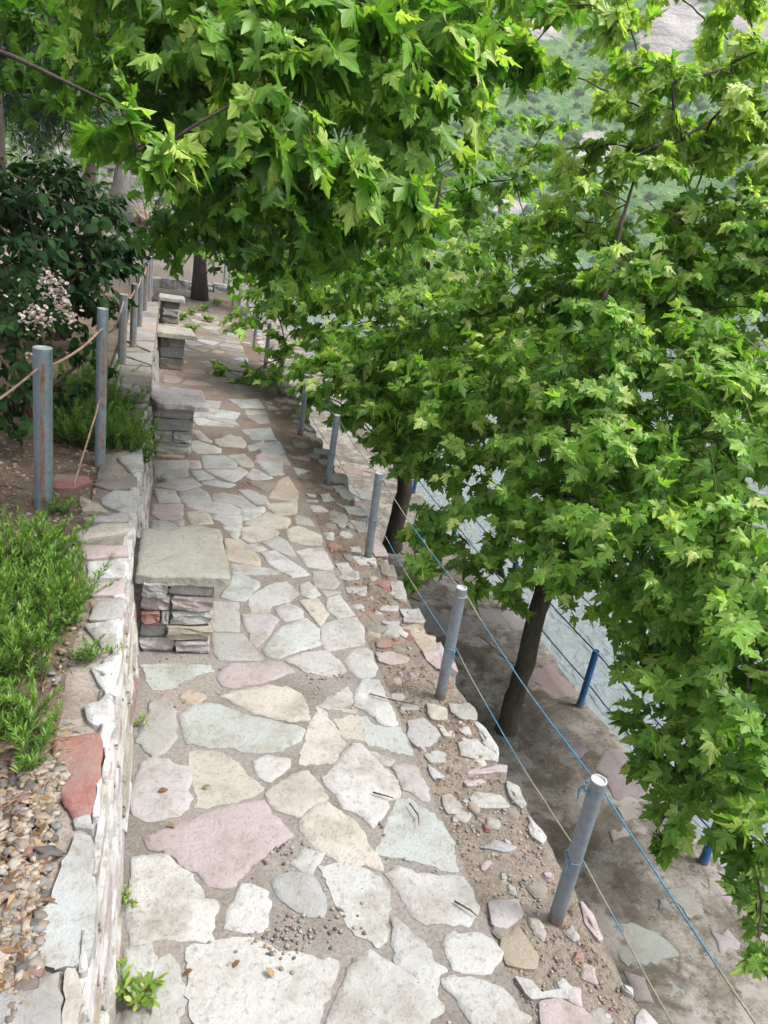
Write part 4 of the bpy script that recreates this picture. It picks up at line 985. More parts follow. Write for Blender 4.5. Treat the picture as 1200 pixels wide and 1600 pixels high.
def spray(L, tw, c, r, n_tw, size, outdir, rng, droop=0.22, per=9, flat=0.75, tint=0.5, tips=0.25, squash=(1, 1, 0.8)):
    """twigs fanning out from a bough end, leaves in pairs along them"""
    c = np.array(c, float); od = np.array(outdir, float)
    for _ in range(n_tw):
        dr = unit(rng.normal(size=3) * np.array([1, 1, 0.62]) + od * 0.55 + UP * 0.05)
        st = c + rng.normal(size=3) * r * 0.22
        ln = r * rng.uniform(0.65, 1.12)
        en = st + dr * ln * np.array(squash); en[2] -= droop * ln * rng.uniform(0.3, 1.3)
        k = max(3, int(per * rng.uniform(0.7, 1.2)))
        u = np.linspace(0.25, 1.0, k) + rng.uniform(-0.03, 0.03, k)
        mid = (st + en) / 2 + UP * ln * 0.10
        pts = ((1 - u) ** 2)[:, None] * st + (2 * u * (1 - u))[:, None] * mid + (u ** 2)[:, None] * en
        tw.append((st, mid, en))
        tdir = unit(en - st)
        sdv = unit(np.cross(tdir, UP) + 1e-6); alt = np.where(np.arange(k) % 2 == 0, 1.0, -1.0)
        d = tdir[None] * rng.uniform(0.3, 0.9, (k, 1)) + sdv[None] * (alt * rng.uniform(0.4, 1.0, k))[:, None] - UP * rng.uniform(0.15, 0.75, (k, 1)) + rng.normal(size=(k, 3)) * 0.22
        d[-1] = tdir + rng.normal(size=3) * 0.2
        n = UP * flat + tdir[None] * 0.45 + od[None] * 0.25 + rng.normal(size=(k, 3)) * 0.48
        sz = size * (0.42 + 0.85 * rng.uniform(0, 1, k) ** 0.75) * np.where(u > 0.9, 0.75, 1.0)
        hgt = np.clip((pts[:, 2] - c[2]) / (r + 1e-6), -1, 1)
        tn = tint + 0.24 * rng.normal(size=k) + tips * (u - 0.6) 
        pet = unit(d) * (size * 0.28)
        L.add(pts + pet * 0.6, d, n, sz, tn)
def twig_mesh(tw, r0=0.004, n=3):
    V, F = [], []; k = 0
    for st, mid, en in tw:
        pts = [st, (st + 2 * mid + en) / 4, en]
        for i, q in enumerate(pts):
            rr = r0 * (1 - 0.35 * i)
            for a in range(n): V.append((q[0] + rr * math.cos(2.1 * a), q[1] + rr * math.sin(2.1 * a), q[2] + rr * 0.6 * math.sin(2.1 * a + 1)))
        for i in range(2):
            for a in range(n):
                b = (a + 1) % n; F += [(k + i * n + a, k + i * n + b, k + (i + 1) * n + b), (k + i * n + a, k + (i + 1) * n + b, k + (i + 1) * n + a)]
        k += 3 * n
    return np_mesh('twigs', np.array(V), np.array(F))
def limb(parent, a, b, r0, r1, mat, lift=0.12, n=6, seed=0.0):
    a, b = Vector(a), Vector(b); L = (b - a).length
    pts = []; rad = []
    for i in range(n + 1):
        t = i / n; q = a.lerp(b, t); q.z += lift * L * 4 * t * (1 - t) * 0.5
        q += Vector((nz(t * 3 + seed, 1.0), nz(t * 3, 2.0 + seed), nz(t * 3, seed, 3.0))) * 0.06 * L * math.sin(PI * t)
        pts.append(q); rad.append(r0 + (r1 - r0) * t)
    mb = MB(); mb.tube(pts, rad, 6, True, 0.15, seed)
    return mb.obj('limb', mat, parent)
def tree(name, label, cat, trunk, radii, clusters, size, tpls, mat, bark, seed, key, pick=300, dens=60, droop=0.22, per=9, tint=0.5, group=None, limbs=True, sparse=None, tips=0.25, flat=0.75, twig_mat=None, twr=0.004, lw=1.0):
    rng = np.random.default_rng(seed); random.seed(seed)
    t = thing(name, trunk[0], label, cat, group)
    mb = MB(); pts = []; rad = []
    tr = [Vector(q) for q in trunk]
    for i in range(len(tr) - 1):
        for k in range(5):
            u = k / 5; q = tr[i].lerp(tr[i + 1], u); q += Vector((nz(i + u * 2 + seed, 0.5), nz(i + u * 2, seed + 0.5), 0)) * radii[i] * 0.35
            pts.append(q); rad.append(radii[i] + (radii[i + 1] - radii[i]) * u)
    pts.append(tr[-1]); rad.append(radii[-1])
    rad[0] *= 1.35
    pts[0] = pts[0] - Vector((0, 0, 0.08))
    mb.tube(pts, rad, 12, True, 0.22, seed); mb.obj('trunk', bark, t)
    L = Leaves(); tw = []
    # boughs branch off one another: every leaf clump hangs on the nearest wood already grown
    cen = [Vector(q[0]) for q in clusters]; k0 = len(pts) // 3
    fork = [None] * len(cen); load = [1.0] * len(cen); par = [None] * len(cen); done = []
    todo = set(range(len(cen)))
    tip = pts[-1]
    while todo:
        best = None
        for i in todo:
            for j in range(k0, len(pts), 2):
                d = (pts[j] - cen[i]).length * (1.0 if pts[j].z < cen[i].z + 0.3 else 1.25)
                if best is None or d < best[0]: best = (d, i, None, j)
            for q in done:
                d = (cen[q] - cen[i]).length * 1.12
                if best is None or d < best[0]: best = (d, i, q, None)
        _, i, q, j = best; todo.discard(i); done.append(i)
        if q is None: fork[i] = (j, (pts[j], rad[j]))
        else:
            fork[i] = (q, (cen[q], 0.03)); par[i] = q; u = q
            while u is not None: load[u] += 0.45; u = par[u]
    for ci, cl in enumerate(clusters):
        c, r = Vector(cl[0]), cl[1]; den = cl[2] if len(cl) > 2 else 1.0; tn = cl[3] if len(cl) > 3 else tint
        i0, c0 = fork[ci]
        if limbs and i0 is not None:
            src, rs = c0
            limb(t, src, c, lw * min(rs * 0.6, 0.006 + 0.0035 * load[ci]), 0.005, bark, 0.10, 6, ci * 1.7 + seed)
        axis = min(pts, key=lambda q: (q - c).length); od = c - Vector((axis.x, axis.y, c.z)); od = od.normalized() if od.length > 0.05 else Vector((0, 0, 1))
        spray(L, tw, c, r, max(3, int(dens * r * r / 0.25 * 0.28 * den)), size, od, rng, droop, per, flat, tn, tips)
    if tw:
        m = twig_mesh(tw, twr); m.materials.append(twig_mat or M['twig_green']); o = place('twigs', m, None, t); o['kind'] = 'stuff'
    foliage(t, L.done(), tpls, mat, key, pick)
    return t
def cl(*rows, extra=()):
    return [(P(px, py, d), r) + tuple(k) for px, py, d, r, *k in rows]
def at_y(px, py, Y):
    d = ray(px, py); s = Y / d[1]; return Vector((d[0] * s, Y, CAM_H + d[2] * s))

# ================================================================== TREES
# --- the big maple on the lower walkway
tb = Vector((2.56, 4.36, TER_Z))
t1 = [tb, at_y(812, 1060, 4.40), at_y(850, 930, 4.50), at_y(885, 780, 4.70), at_y(910, 640, 4.9), at_y(950, 440, 5.2), at_y(972, 345, 5.3), at_y(992, 275, 5.4)]
front1 = cl((560, 600, 7.0, .45), (620, 560, 6.8, .5), (700, 520, 6.4, .5), (800, 480, 6.2, .55), (900, 450, 6.0, .55), (1000, 430, 5.8, .55), (1100, 420, 5.6, .5), (1180, 400, 5.4, .5),
            (600, 650, 6.5, .33), (680, 640, 6.2, .42), (760, 600, 5.8, .5), (850, 580, 5.5, .5), (950, 560, 5.3, .5), (1050, 560, 5.1, .5), (1150, 570, 4.9, .48),
            (560, 640, 6.9, .26, 1.5), (620, 690, 6.9, .26, 2), (675, 725, 6.4, .26, 2), (640, 645, 6.8, .35, 1.5), (640, 715, 6.6, .22, 2.2), (590, 610, 6.9, .3, 1.4), (740, 710, 5.8, .42), (840, 700, 5.4, .5), (940, 690, 5.1, .5), (1040, 690, 4.8, .5), (1140, 690, 4.5, .45),
            (705, 815, 5.6, .33), (790, 800, 5.4, .42), (890, 810, 5.0, .48), (990, 820, 4.7, .5), (1090, 830, 4.3, .48), (1180, 850, 4.0, .4),
            (685, 890, 5.2, .20), (770, 880, 5.2, .26), (880, 890, 5.0, .32), (970, 910, 4.7, .34), (1060, 940, 4.3, .42), (1150, 960, 3.9, .42),
            (800, 925, 5.2, .14), (1015, 1015, 4.5, .28), (1080, 1070, 4.1, .38), (1170, 1080, 3.7, .38),
            (1000, 1130, 4.3, .18), (1050, 1160, 4.0, .28), (1130, 1190, 3.7, .30), (1190, 1230, 3.5, .26),
            (1060, 1235, 3.9, .10), (1165, 1310, 3.6, .22), (1190, 1410, 3.4, .16), (1185, 1470, 3.3, .09), (1025, 1300, 4.0, .07),
            (1180, 480, 5.2, .42, 1.0), (1195, 360, 5.3, .38, 1.2), (1090, 490, 5.5, .4, 1.0), (925, 600, 4.95, .28, 1.2), (945, 500, 5.1, .28, 1.2), (960, 420, 5.3, .26, 1.3), (880, 680, 4.9, .28),
            (940, 350, 5.9, .36, 1.0, .8), (1060, 330, 5.7, .42, 1.0, .8), (1150, 310, 5.5, .42, 1.0, .8), (870, 350, 6.2, .36, 1.0, .75), (960, 225, 5.9, .22, .7, .9), (1035, 215, 5.9, .26, .8, .9), (1100, 215, 5.7, .34, .8, .9), (1180, 200, 5.5, .38, .9, .9),  # pale tints from here up paint the backlit look into the leaves
            (905, 275, 6.2, .2, .7, .85), (965, 120, 6.0, .2, .8, .95), (1060, 120, 5.9, .22, .7, .95), (1130, 110, 5.8, .3, .7, .95), (1190, 80, 5.6, .3, .8, .95), (985, 45, 6.0, .16, .9, 1.0), (1110, 40, 6.0, .18, .7, 1.0), (1170, 0, 5.8, .26, .8, 1.0), (1050, -10, 6.0, .16, .7, 1.0))
back1 = cl((650, 560, 7.8, .5), (760, 520, 7.3, .55), (880, 520, 7.0, .6), (1000, 500, 6.8, .6), (1120, 520, 6.4, .6), (720, 640, 7.0, .45), (830, 640, 6.6, .55), (950, 640, 6.3, .55), (1080, 640, 6.0, .55),
           (860, 760, 6.2, .45), (980, 760, 5.9, .5), (1100, 770, 5.5, .5), (1000, 900, 5.5, .4), (1120, 900, 5.1, .45), (1250, 700, 4.6, .5), (1260, 950, 3.9, .45), (1260, 1200, 3.4, .35), (1280, 450, 5.2, .5), (1270, 300, 5.3, .4, .6), (1120, 420, 6.6, .4, .6),
           (1060, 1010, 4.9, .3), (1150, 1130, 4.4, .3), (860, 840, 5.9, .25), (1190, 1220, 4.1, .22))
random.seed(64)
airy1 = []
for _ in range(46):
    u, v = random.random(), random.random()
    px, py = 860 + 350 * u ** 0.8, -20 + 340 * v
    if (1005 < px < 1085 and py < 85) or (800 < px < 900 and py < 180): continue
    airy1 += cl((px, py, ru(5.4, 6.3), ru(.13, .24), ru(.7, 1.3), ru(.75, 1.0)))  # light tints again: backlight put into the leaf colour
tree('maple_tree', 'large leafy maple leaning from the lower walkway across the right of the picture', 'tree', t1, [0.078, 0.070, 0.062, 0.052, 0.040, 0.024, 0.015, 0.007], front1 + airy1 + back1,
     0.108, T_HI, M['maple'], M['bark_maple'], 101, 'maple', 300, 96, 0.24, 12, 0.56, lw=0.7)
# --- second lakeside maple
tb2 = Vector((2.50, 7.55, TER_Z))
t2 = [tb2, at_y(632, 770, 7.6), at_y(640, 650, 7.8), at_y(650, 520, 8.0), at_y(670, 400, 8.2), at_y(690, 280, 8.3)]
c2 = cl((430, 480, 9, .5), (500, 460, 8.6, .55), (580, 450, 8.2, .55), (660, 420, 8, .55), (740, 380, 8, .6), (820, 345, 8, .45), (450, 555, 8.8, .35), (520, 560, 8.0, .42), (580, 540, 7.8, .4), (480, 400, 9, .5), (560, 360, 8.6, .55),
        (640, 330, 8.4, .5), (720, 300, 8.3, .5), (800, 280, 8.2, .33, .8), (390, 588, 9.3, .24, 1.3), (352, 578, 9.5, .12, 1.3), (500, 615, 8.1, .28), (680, 265, 8.4, .35, .7), (595, 690, 8.3, .22), (555, 650, 8.1, .28), (835, 230, 8, .26, .6), (860, 190, 8, .18, .5), (640, 620, 8.2, .3),
        (420, 430, 9.6, .5), (400, 380, 10.2, .5), (450, 350, 9.8, .5), (520, 520, 9.2, .5), (610, 500, 9.0, .5), (700, 460, 9.0, .5), (640, 400, 9.4, .6), (545, 420, 9.6, .6), (750, 240, 8.6, .3, .5), (790, 180, 8.6, .25, .4))
tree('maple_tree', 'farther lakeside maple whose branches spread over the path beside the posts', 'tree', t2, [0.10, 0.085, 0.07, 0.055, 0.035, 0.012], c2, 0.115, T_HI, M['maple'], M['bark'], 202, 'maple', 300, 80, 0.24, 11, 0.54, lw=0.8)
# --- maple standing left of the camera, its boughs hang over the path
t3 = [Vector((-2.3, 2.6, bed_z(-2.3, 2.6))), Vector((-2.2, 2.7, 2.0)), Vector((-1.9, 3.0, 3.2)), Vector((-1.3, 3.5, 4.2)), Vector((-0.5, 4.0, 4.9))]
c3 = cl((400, 150, 2.9, .26), (350, 60, 3.0, .32), (190, 170, 2.7, .15, 1.1, .6), (215, 235, 2.7, .09, 1.2, .6), (265, 225, 2.8, .07, 1.0, .9), (460, 210, 3.0, .24), (530, 250, 3.2, .24), (590, 290, 3.4, .22), (630, 330, 3.6, .14), (470, 120, 3.1, .28), (550, 40, 3.2, .3), (300, 10, 3.0, .3), (640, 110, 3.5, .34), (620, 190, 3.6, .26),
        (720, 60, 3.8, .32), (700, 150, 3.9, .24), (780, 40, 4.0, .28, .8), (820, 100, 4.1, .14, .7), (690, 210, 4.0, .14), (880, 10, 4.2, .14, .7), (960, 20, 4.0, .07, .8, .9), (670, -20, 3.4, .3), (450, -20, 3.0, .3),
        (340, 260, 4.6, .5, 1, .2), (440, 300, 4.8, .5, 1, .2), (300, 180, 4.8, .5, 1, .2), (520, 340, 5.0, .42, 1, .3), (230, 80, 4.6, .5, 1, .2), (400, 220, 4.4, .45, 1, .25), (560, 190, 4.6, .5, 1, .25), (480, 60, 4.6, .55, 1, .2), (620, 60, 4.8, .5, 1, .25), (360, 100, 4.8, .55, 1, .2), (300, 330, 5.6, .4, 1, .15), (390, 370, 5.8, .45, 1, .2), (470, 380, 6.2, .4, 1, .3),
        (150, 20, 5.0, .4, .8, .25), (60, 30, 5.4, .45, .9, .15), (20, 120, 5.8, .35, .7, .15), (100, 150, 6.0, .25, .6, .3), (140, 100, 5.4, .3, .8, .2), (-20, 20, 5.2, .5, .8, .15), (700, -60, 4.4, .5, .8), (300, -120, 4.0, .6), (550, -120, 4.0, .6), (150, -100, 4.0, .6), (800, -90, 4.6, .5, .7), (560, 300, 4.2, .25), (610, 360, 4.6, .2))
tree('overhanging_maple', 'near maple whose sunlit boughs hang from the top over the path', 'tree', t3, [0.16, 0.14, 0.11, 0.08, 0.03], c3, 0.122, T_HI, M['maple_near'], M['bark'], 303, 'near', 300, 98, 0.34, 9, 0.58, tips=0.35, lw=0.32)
# --- trees and shrubs at the back left
def far_tree(name, label, base, top, r0, clusters, size, mat, bark, seed, tpls=T_OV, dens=46, tint=0.45, pick=0, per=10, droop=0.3, cat='tree', mids=None, limbs=True):
    b, t = Vector(base), Vector(top); mids = mids or []
    trunk = [b] + [Vector(q) for q in mids] + [t]; n = len(trunk)
    return tree(name, label, cat, trunk, [r0 * (1 - 0.75 * i / (n - 1)) for i in range(n)], clusters, size, tpls, mat, bark, seed, name, pick, dens, droop, per, tint, None, limbs)
b4 = G(312, 467, 0.0)
far_tree('broadleaf_tree', 'tree with a straight dark trunk standing on the path beyond the benches', b4, at_y(318, 250, b4.y + 0.2), 0.16,
         cl((330, 330, 15, .9), (290, 300, 16, .9), (390, 350, 14.5, .9), (350, 395, 15.5, .55), (310, 380, 16, .45), (270, 260, 16.5, .9), (430, 300, 14, 1.0), (360, 250, 15, 1.0), (420, 410, 15, .7), (460, 240, 14, 1.0), (390, 440, 16, .4, .8), (300, 220, 16, 1.0), (240, 230, 17, .8)), 0.15, M['far_leaf'], M['bark'], 404, dens=30, tint=0.35)
b5 = Vector((-1.55, 14.6, 0.55)); 
far_tree('broadleaf_tree', 'grey barked tree trunk behind the dark shrub at the upper left', at_y(184, 345, 14.6), at_y(196, 120, 14.8), 0.17,
         cl((200, 130, 13.5, .9), (160, 60, 13.5, 1.0), (250, 160, 14, .8), (120, 130, 14, .8), (230, 90, 13.5, .9), (280, 240, 15, .6, .7), (210, 190, 13.8, .4, .8), (100, 40, 14, 1.0), (190, 10, 13, 1.0), (150, 180, 15, .5, .7)), 0.13, M['far_leaf'], M['bark_grey'], 505, dens=30, tint=0.5)
far_tree('broadleaf_tree', 'thin crooked dark trunk left of the grey barked tree', at_y(134, 320, 12.5), at_y(128, 170, 12.6), 0.11,
         cl((120, 175, 12, .6), (70, 190, 12.5, .55), (160, 210, 12.5, .35, .7), (40, 170, 12, .6), (90, 120, 12, .8)), 0.12, M['far_leaf'], M['bark'], 606, dens=32, tint=0.55, mids=[at_y(142, 262, 12.55), at_y(138, 225, 12.5)])
# pine at the left edge
def pine():
    rng = np.random.default_rng(77)
    base = at_y(0, 300, 8.6); top = at_y(-40, -300, 8.9)
    t = thing('pine_tree', base, 'blue green needled pine with a dark trunk at the left edge', 'tree')
    mb = MB(); pts = [base + (top - base) * (i / 10) for i in range(11)]; mb.tube(pts, [0.085 - 0.004 * i for i in range(11)], 10, True, 0.25, 3.0); mb.obj('trunk', M['bark'], t)
    L = Leaves(); tw = []
    for px, py, d in ((60, 60, 8.0), (100, 100, 8.2), (30, 110, 7.8), (140, 50, 8.4), (90, 20, 8.0), (20, 30, 7.8), (130, 120, 8.5), (60, 140, 8.2), (-20, 70, 8.2), (-30, 0, 8.4), (60, -40, 8.2), (140, -20, 8.5), (150, 90, 8.8), (90, 60, 7.8), (40, 80, 7.6), (115, 30, 8.0), (10, 150, 8.2), (110, 150, 9.0), (70, 100, 9.0), (20, 70, 9.0), (160, 20, 9.0), (60, 0, 9.0), (180, 60, 9.4)):
        c = P(px, py, d); i = min(range(11), key=lambda q: (pts[q] - c).length); limb(t, pts[i], c, 0.03, 0.008, M['bark'], 0.1, 5, px * 0.1)
        for _ in range(26):
            st = np.array(c) + rng.normal(size=3) * 0.20; dr = unit(rng.normal(size=3) * np.array([1, 1, 0.5]) - UP * 0.45)
            k = 46; u = rng.uniform(0, 1, k); q = st + dr * (u * 0.42)[:, None]
            dd = dr[None] * 0.75 + rng.normal(size=(k, 3)) * 0.55 - UP * 0.25
            L.add(q, dd, rng.normal(size=(k, 3)), rng.uniform(0.10, 0.17, k), rng.uniform(0.1, 1.0, k)); tw.append((st, st + dr * 0.2, st + dr * 0.42))
    m = twig_mesh(tw, 0.006); m.materials.append(M['stem']); o = place('twigs', m, None, t); o['kind'] = 'stuff'
    foliage(t, L.done(), T_ND, M['needle'], 'pine', 0, 'needles')
pine()
# small forked sapling behind the garden posts
sb = at_y(216, 455, 12.2)
far_tree('young_tree', 'slender forked sapling with bare lower stems behind the garden posts', sb + Vector((0, 0, -0.2)), at_y(252, 300, 12.4), 0.05,
         cl((290, 345, 12.2, .3, .6), (262, 300, 12.4, .35, .7), (250, 270, 12.6, .4), (300, 300, 12.6, .4), (275, 375, 12.4, .15, .5)), 0.08, M['far_leaf'], M['bark'], 707, dens=40, tint=0.6, mids=[at_y(238, 395, 12.25)])

# --- shrubs: stems plus a mass of leaves
def shrub(name, label, base, clusters, size, tpls, mat, seed, key, dens=60, tint=0.4, per=10, pick=0, cat='shrub', droop=0.15, group=None, flat=0.7):
    rng = np.random.default_rng(seed); random.seed(seed)
    base = Vector(base); t = thing(name, base, label, cat, group)
    L = Leaves(); tw = []; cc = sum((Vector(c[0]) for c in clusters), Vector()) / len(clusters)
    for i, c in enumerate(clusters):
        p, r = Vector(c[0]), c[1]; den = c[2] if len(c) > 2 else 1.0; tn = c[3] if len(c) > 3 else tint
        mb = MB(); q = base + Vector((ru(-0.1, 0.1), ru(-0.1, 0.1), -0.05))
        mb.tube([q, q.lerp(p, 0.5) + Vector((ru(-0.06, 0.06), ru(-0.06, 0.06), 0.08)), p], [0.016, 0.011, 0.005], 6); mb.obj('stem', M['stem'], t)
        od = p - cc; od = od.normalized() if od.length > 0.05 else Vector((0, 0, 1))
        spray(L, tw, p, r, max(3, int(dens * r * r / 0.25 * 0.28 * den)), size, od, rng, droop, per, flat, tn)
    m = twig_mesh(tw, 0.003); m.materials.append(M['stem']); o = place('twigs', m, None, t); o['kind'] = 'stuff'
    foliage(t, L.done(), tpls, mat, key, pick)
    return t
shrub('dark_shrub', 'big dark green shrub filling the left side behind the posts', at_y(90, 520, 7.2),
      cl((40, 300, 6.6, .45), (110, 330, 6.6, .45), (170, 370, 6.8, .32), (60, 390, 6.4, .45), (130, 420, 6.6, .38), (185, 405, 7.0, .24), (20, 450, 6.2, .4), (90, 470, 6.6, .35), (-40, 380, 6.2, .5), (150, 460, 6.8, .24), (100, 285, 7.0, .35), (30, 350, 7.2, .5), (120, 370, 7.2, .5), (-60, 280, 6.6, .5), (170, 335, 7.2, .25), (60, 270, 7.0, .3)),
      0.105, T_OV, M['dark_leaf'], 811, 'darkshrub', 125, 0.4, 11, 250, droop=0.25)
def blossom_mesh():
    rng = np.random.default_rng(5); L = Leaves()
    for ring, (n, s, up) in enumerate(((6, 0.55, 0.35), (5, 0.42, 0.8), (4, 0.3, 1.5))):
        a = np.arange(n) * 2 * PI / n + ring * 0.5
        d = np.stack([np.cos(a), np.sin(a), np.full(n, up)], 1); nn = np.stack([-np.cos(a) * up, -np.sin(a) * up, np.ones(n)], 1)
        L.add(np.zeros((n, 3)), d, nn, np.full(n, s), rng.uniform(0.2, 1, n))
    return leaf_mesh('blossom', L.done(), [simple_tpl([(0.3, 0.35), (0.42, 0.75)], 0.35, -0.25)], M['petal'])
blm = blossom_mesh()
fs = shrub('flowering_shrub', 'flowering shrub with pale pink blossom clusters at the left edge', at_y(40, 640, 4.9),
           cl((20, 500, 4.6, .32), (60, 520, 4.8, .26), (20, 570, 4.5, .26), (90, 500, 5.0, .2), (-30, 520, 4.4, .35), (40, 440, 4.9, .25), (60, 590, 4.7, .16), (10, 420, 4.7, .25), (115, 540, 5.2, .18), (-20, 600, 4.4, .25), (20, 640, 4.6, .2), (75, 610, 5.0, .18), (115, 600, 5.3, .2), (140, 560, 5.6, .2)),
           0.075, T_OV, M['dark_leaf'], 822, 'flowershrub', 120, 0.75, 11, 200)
random.seed(44)
for (px, py, d, n, sp) in ((58, 500, 4.15, 80, 12), (80, 450, 4.2, 50, 9), (98, 475, 4.2, 50, 9), (112, 498, 4.25, 34, 7), (68, 432, 4.25, 24, 8), (20, 455, 4.2, 5, 14), (12, 392, 4.2, 4, 8), (42, 555, 4.2, 3, 5), (105, 560, 4.3, 2, 3), (112, 402, 5.0, 2, 6)):
    for k in range(n):
        q = P(px + random.gauss(0, sp), py + random.gauss(0, sp), d + ru(-0.08, 0.08)); s = ru(0.018, 0.033)
        o = place('blossom', blm, None, fs, loc=q, rot=(ru(-0.9, 1.0), ru(-0.8, 0.8), ru(0, 6))); o.scale = (s, s, s)
for i, (nm, lb, rows, seed, mt, tn) in enumerate((
        ('bright_bush', 'bright green bush behind the thin dark trunk', ((90, 280, 18, .8), (130, 250, 18, .7), (60, 240, 19, .8), (160, 300, 18, .5)), 31, 'bright_leaf', .5),
        ('bright_bush', 'pale leafy bush beyond the grey barked trunk', ((230, 290, 20, .8), (260, 270, 21, .8), (215, 250, 21, .8), (290, 290, 22, .7)), 32, 'bright_leaf', .7),
        ('bright_bush', 'low green bush against the far stone wall at the left', ((20, 260, 21, .8), (70, 205, 24, 1.0), (20, 200, 23, 1.1), (120, 200, 24, 1.0)), 33, 'bright_leaf', .4),
        ('bright_bush', 'hazy green thicket at the far end of the path', ((180, 240, 34, 1.6), (240, 220, 36, 1.8), (300, 230, 36, 1.8), (120, 190, 36, 2.0), (350, 260, 34, 1.6), (60, 170, 38, 2.2), (400, 270, 34, 1.6)), 34, 'far_leaf', .8))):
    c = cl(*rows); b = sum((q[0] for q in c), Vector()) / len(c); b.z = 0.3
    shrub(nm, lb, b, c, 0.14 if i < 3 else 0.3, T_OVL, M[mt], 900 + seed, nm + str(i), 36 if i < 3 else 9, tn, 10, 0, group='bushes at the back of the garden')
# far stone wall glimpsed through the trees
fw = thing('far_wall', at_y(95, 275, 26), 'pale stone wall glimpsed between the trunks at the far left', 'wall')
random.seed(8)
pool = [rock_mesh('wall_stone', 0.5, 0.4, 0.3, k * 4.4, 0.25, 2) for k in range(6)]
for r in range(6):
    for k in range(13):
        q = at_y(45 + k * 22 + (11 if r % 2 else 0), 285 + k * 3, 27 + 0.25 * k); q.z += r * 0.29
        place('wall_stone', random.choice(pool), M['wallstone'], fw, loc=q, rot=(0, 0, ru(-0.1, 0.1)), color=tone(random.choice('wwgcwl'), 0.1))
rb = thing('rubble_heap', at_y(222, 342, 33), 'small heap of reddish broken stone at the far end of the ground', 'rubble')
for k in range(16):
    q = at_y(205 + 45 * random.random(), 343 - 5 * random.random(), 33 + ru(-1, 1)); place('rubble_stone', pool[k % 6], M['wallstone'], rb, loc=q, rot=(ru(0, 3), ru(0, 3), ru(0, 3)), color=(0.24, 0.15, 0.11))

# ================================================================== SMALL PLANTS IN THE BED
def rosemary(label, base, spots, seed, hmin=0.12, hmax=0.24, dens=55, lean=0.35, tint=0.5):
    rng = np.random.default_rng(seed); base = Vector(base)
    t = thing('rosemary_plant', base, label, 'plant', 'rosemary growing on the garden bed')
    L = Leaves(); tw = []
    for (x, y, z, rad, n) in spots:
        for _ in range(n):
            a = rng.uniform(0, 2 * PI); rr = rad * math.sqrt(rng.uniform(0, 1))
            st = np.array([x + rr * math.cos(a), y + rr * math.sin(a), z]); h = rng.uniform(hmin, hmax)
            dr = unit(np.array([math.cos(a) * rr / rad * lean, math.sin(a) * rr / rad * lean, 1.0]) + rng.normal(size=3) * 0.16)
            bend = rng.normal(size=3) * 0.05 * np.array([1, 1, 0])
            k = int(dens * h / 0.18); u = np.sort(rng.uniform(0.12, 1, k))
            q = st + dr * (u * h)[:, None] + bend * (u ** 2)[:, None]
            an = rng.uniform(0, 2 * PI, k); o = np.stack([np.cos(an), np.sin(an), np.zeros(k)], 1)
            d = o * (0.95 - 0.55 * u)[:, None] + dr * (0.5 + 0.5 * u)[:, None]
            L.add(q, d, rng.normal(size=(k, 3)) * 0.4 + UP, rng.uniform(0.028, 0.046, k) * (1.1 - 0.4 * u), tint - 0.35 + 0.6 * u + rng.normal(size=k) * 0.1)
            tw.append((st, st + dr * h * 0.5, st + dr * h + bend))
    m = twig_mesh(tw, 0.0022); m.materials.append(M['stem']); o = place('stems', m, None, t); o['kind'] = 'stuff'
    foliage(t, L.done(), [simple_tpl([(0.105, 0.5)], 0.1, 0.2)], M['rosemary'], 'rosemary', 0)
    return t
def bedspot(px, py, rad, n, z=0.42):
    g = G(px, py, z); return (g.x, g.y, bed_z(g.x, g.y) - 0.01, rad, n)
s = [bedspot(40, 990, .17, 70), bedspot(90, 960, .10, 34), bedspot(20, 900, .16, 55), bedspot(-40, 960, .18, 50), bedspot(75, 900, .10, 30), bedspot(30, 1060, .09, 22), bedspot(-20, 1060, .1, 25)]
rosemary('dense bright rosemary growing beside the thick rusty post', G(40, 1000, .42), s, 51, 0.14, 0.27)
rosemary('lower rosemary shoots at the left edge above the pebbles', G(20, 1160, .42), [bedspot(15, 1150, .07, 26), bedspot(-30, 1130, .08, 24), bedspot(60, 1180, .035, 10), bedspot(50, 1215, .025, 6)], 52, 0.08, 0.17)
for k, (px, py, n, lb) in enumerate(((155, 965, 9, 'small rosemary tuft on the wall top near the first bench'), (130, 1040, 9, 'small rosemary tuft between the white coping stones'), (150, 1075, 5, 'tiny rosemary sprig by the wall edge'), (92, 800, 10, 'rosemary sprigs at the foot of the thick rusty post'))):
    rosemary(lb, G(px, py, .43), [bedspot(px, py, .03, n, .44)], 60 + k, 0.05, 0.11)
s = []
for px, py, rad, n in ((155, 690, .18, 75), (190, 692, .12, 60), (115, 680, .18, 60), (212, 702, .04, 22), (165, 645, .18, 70), (105, 640, .2, 60), (140, 612, .2, 50), (198, 668, .07, 34)):
    s.append(bedspot(px, py, rad, n, .45))
rosemary('rounded rosemary bush spilling over the wall beside the slim grey post', G(170, 690, .45), s, 53, 0.15, 0.30, 60, 0.45, 0.46)
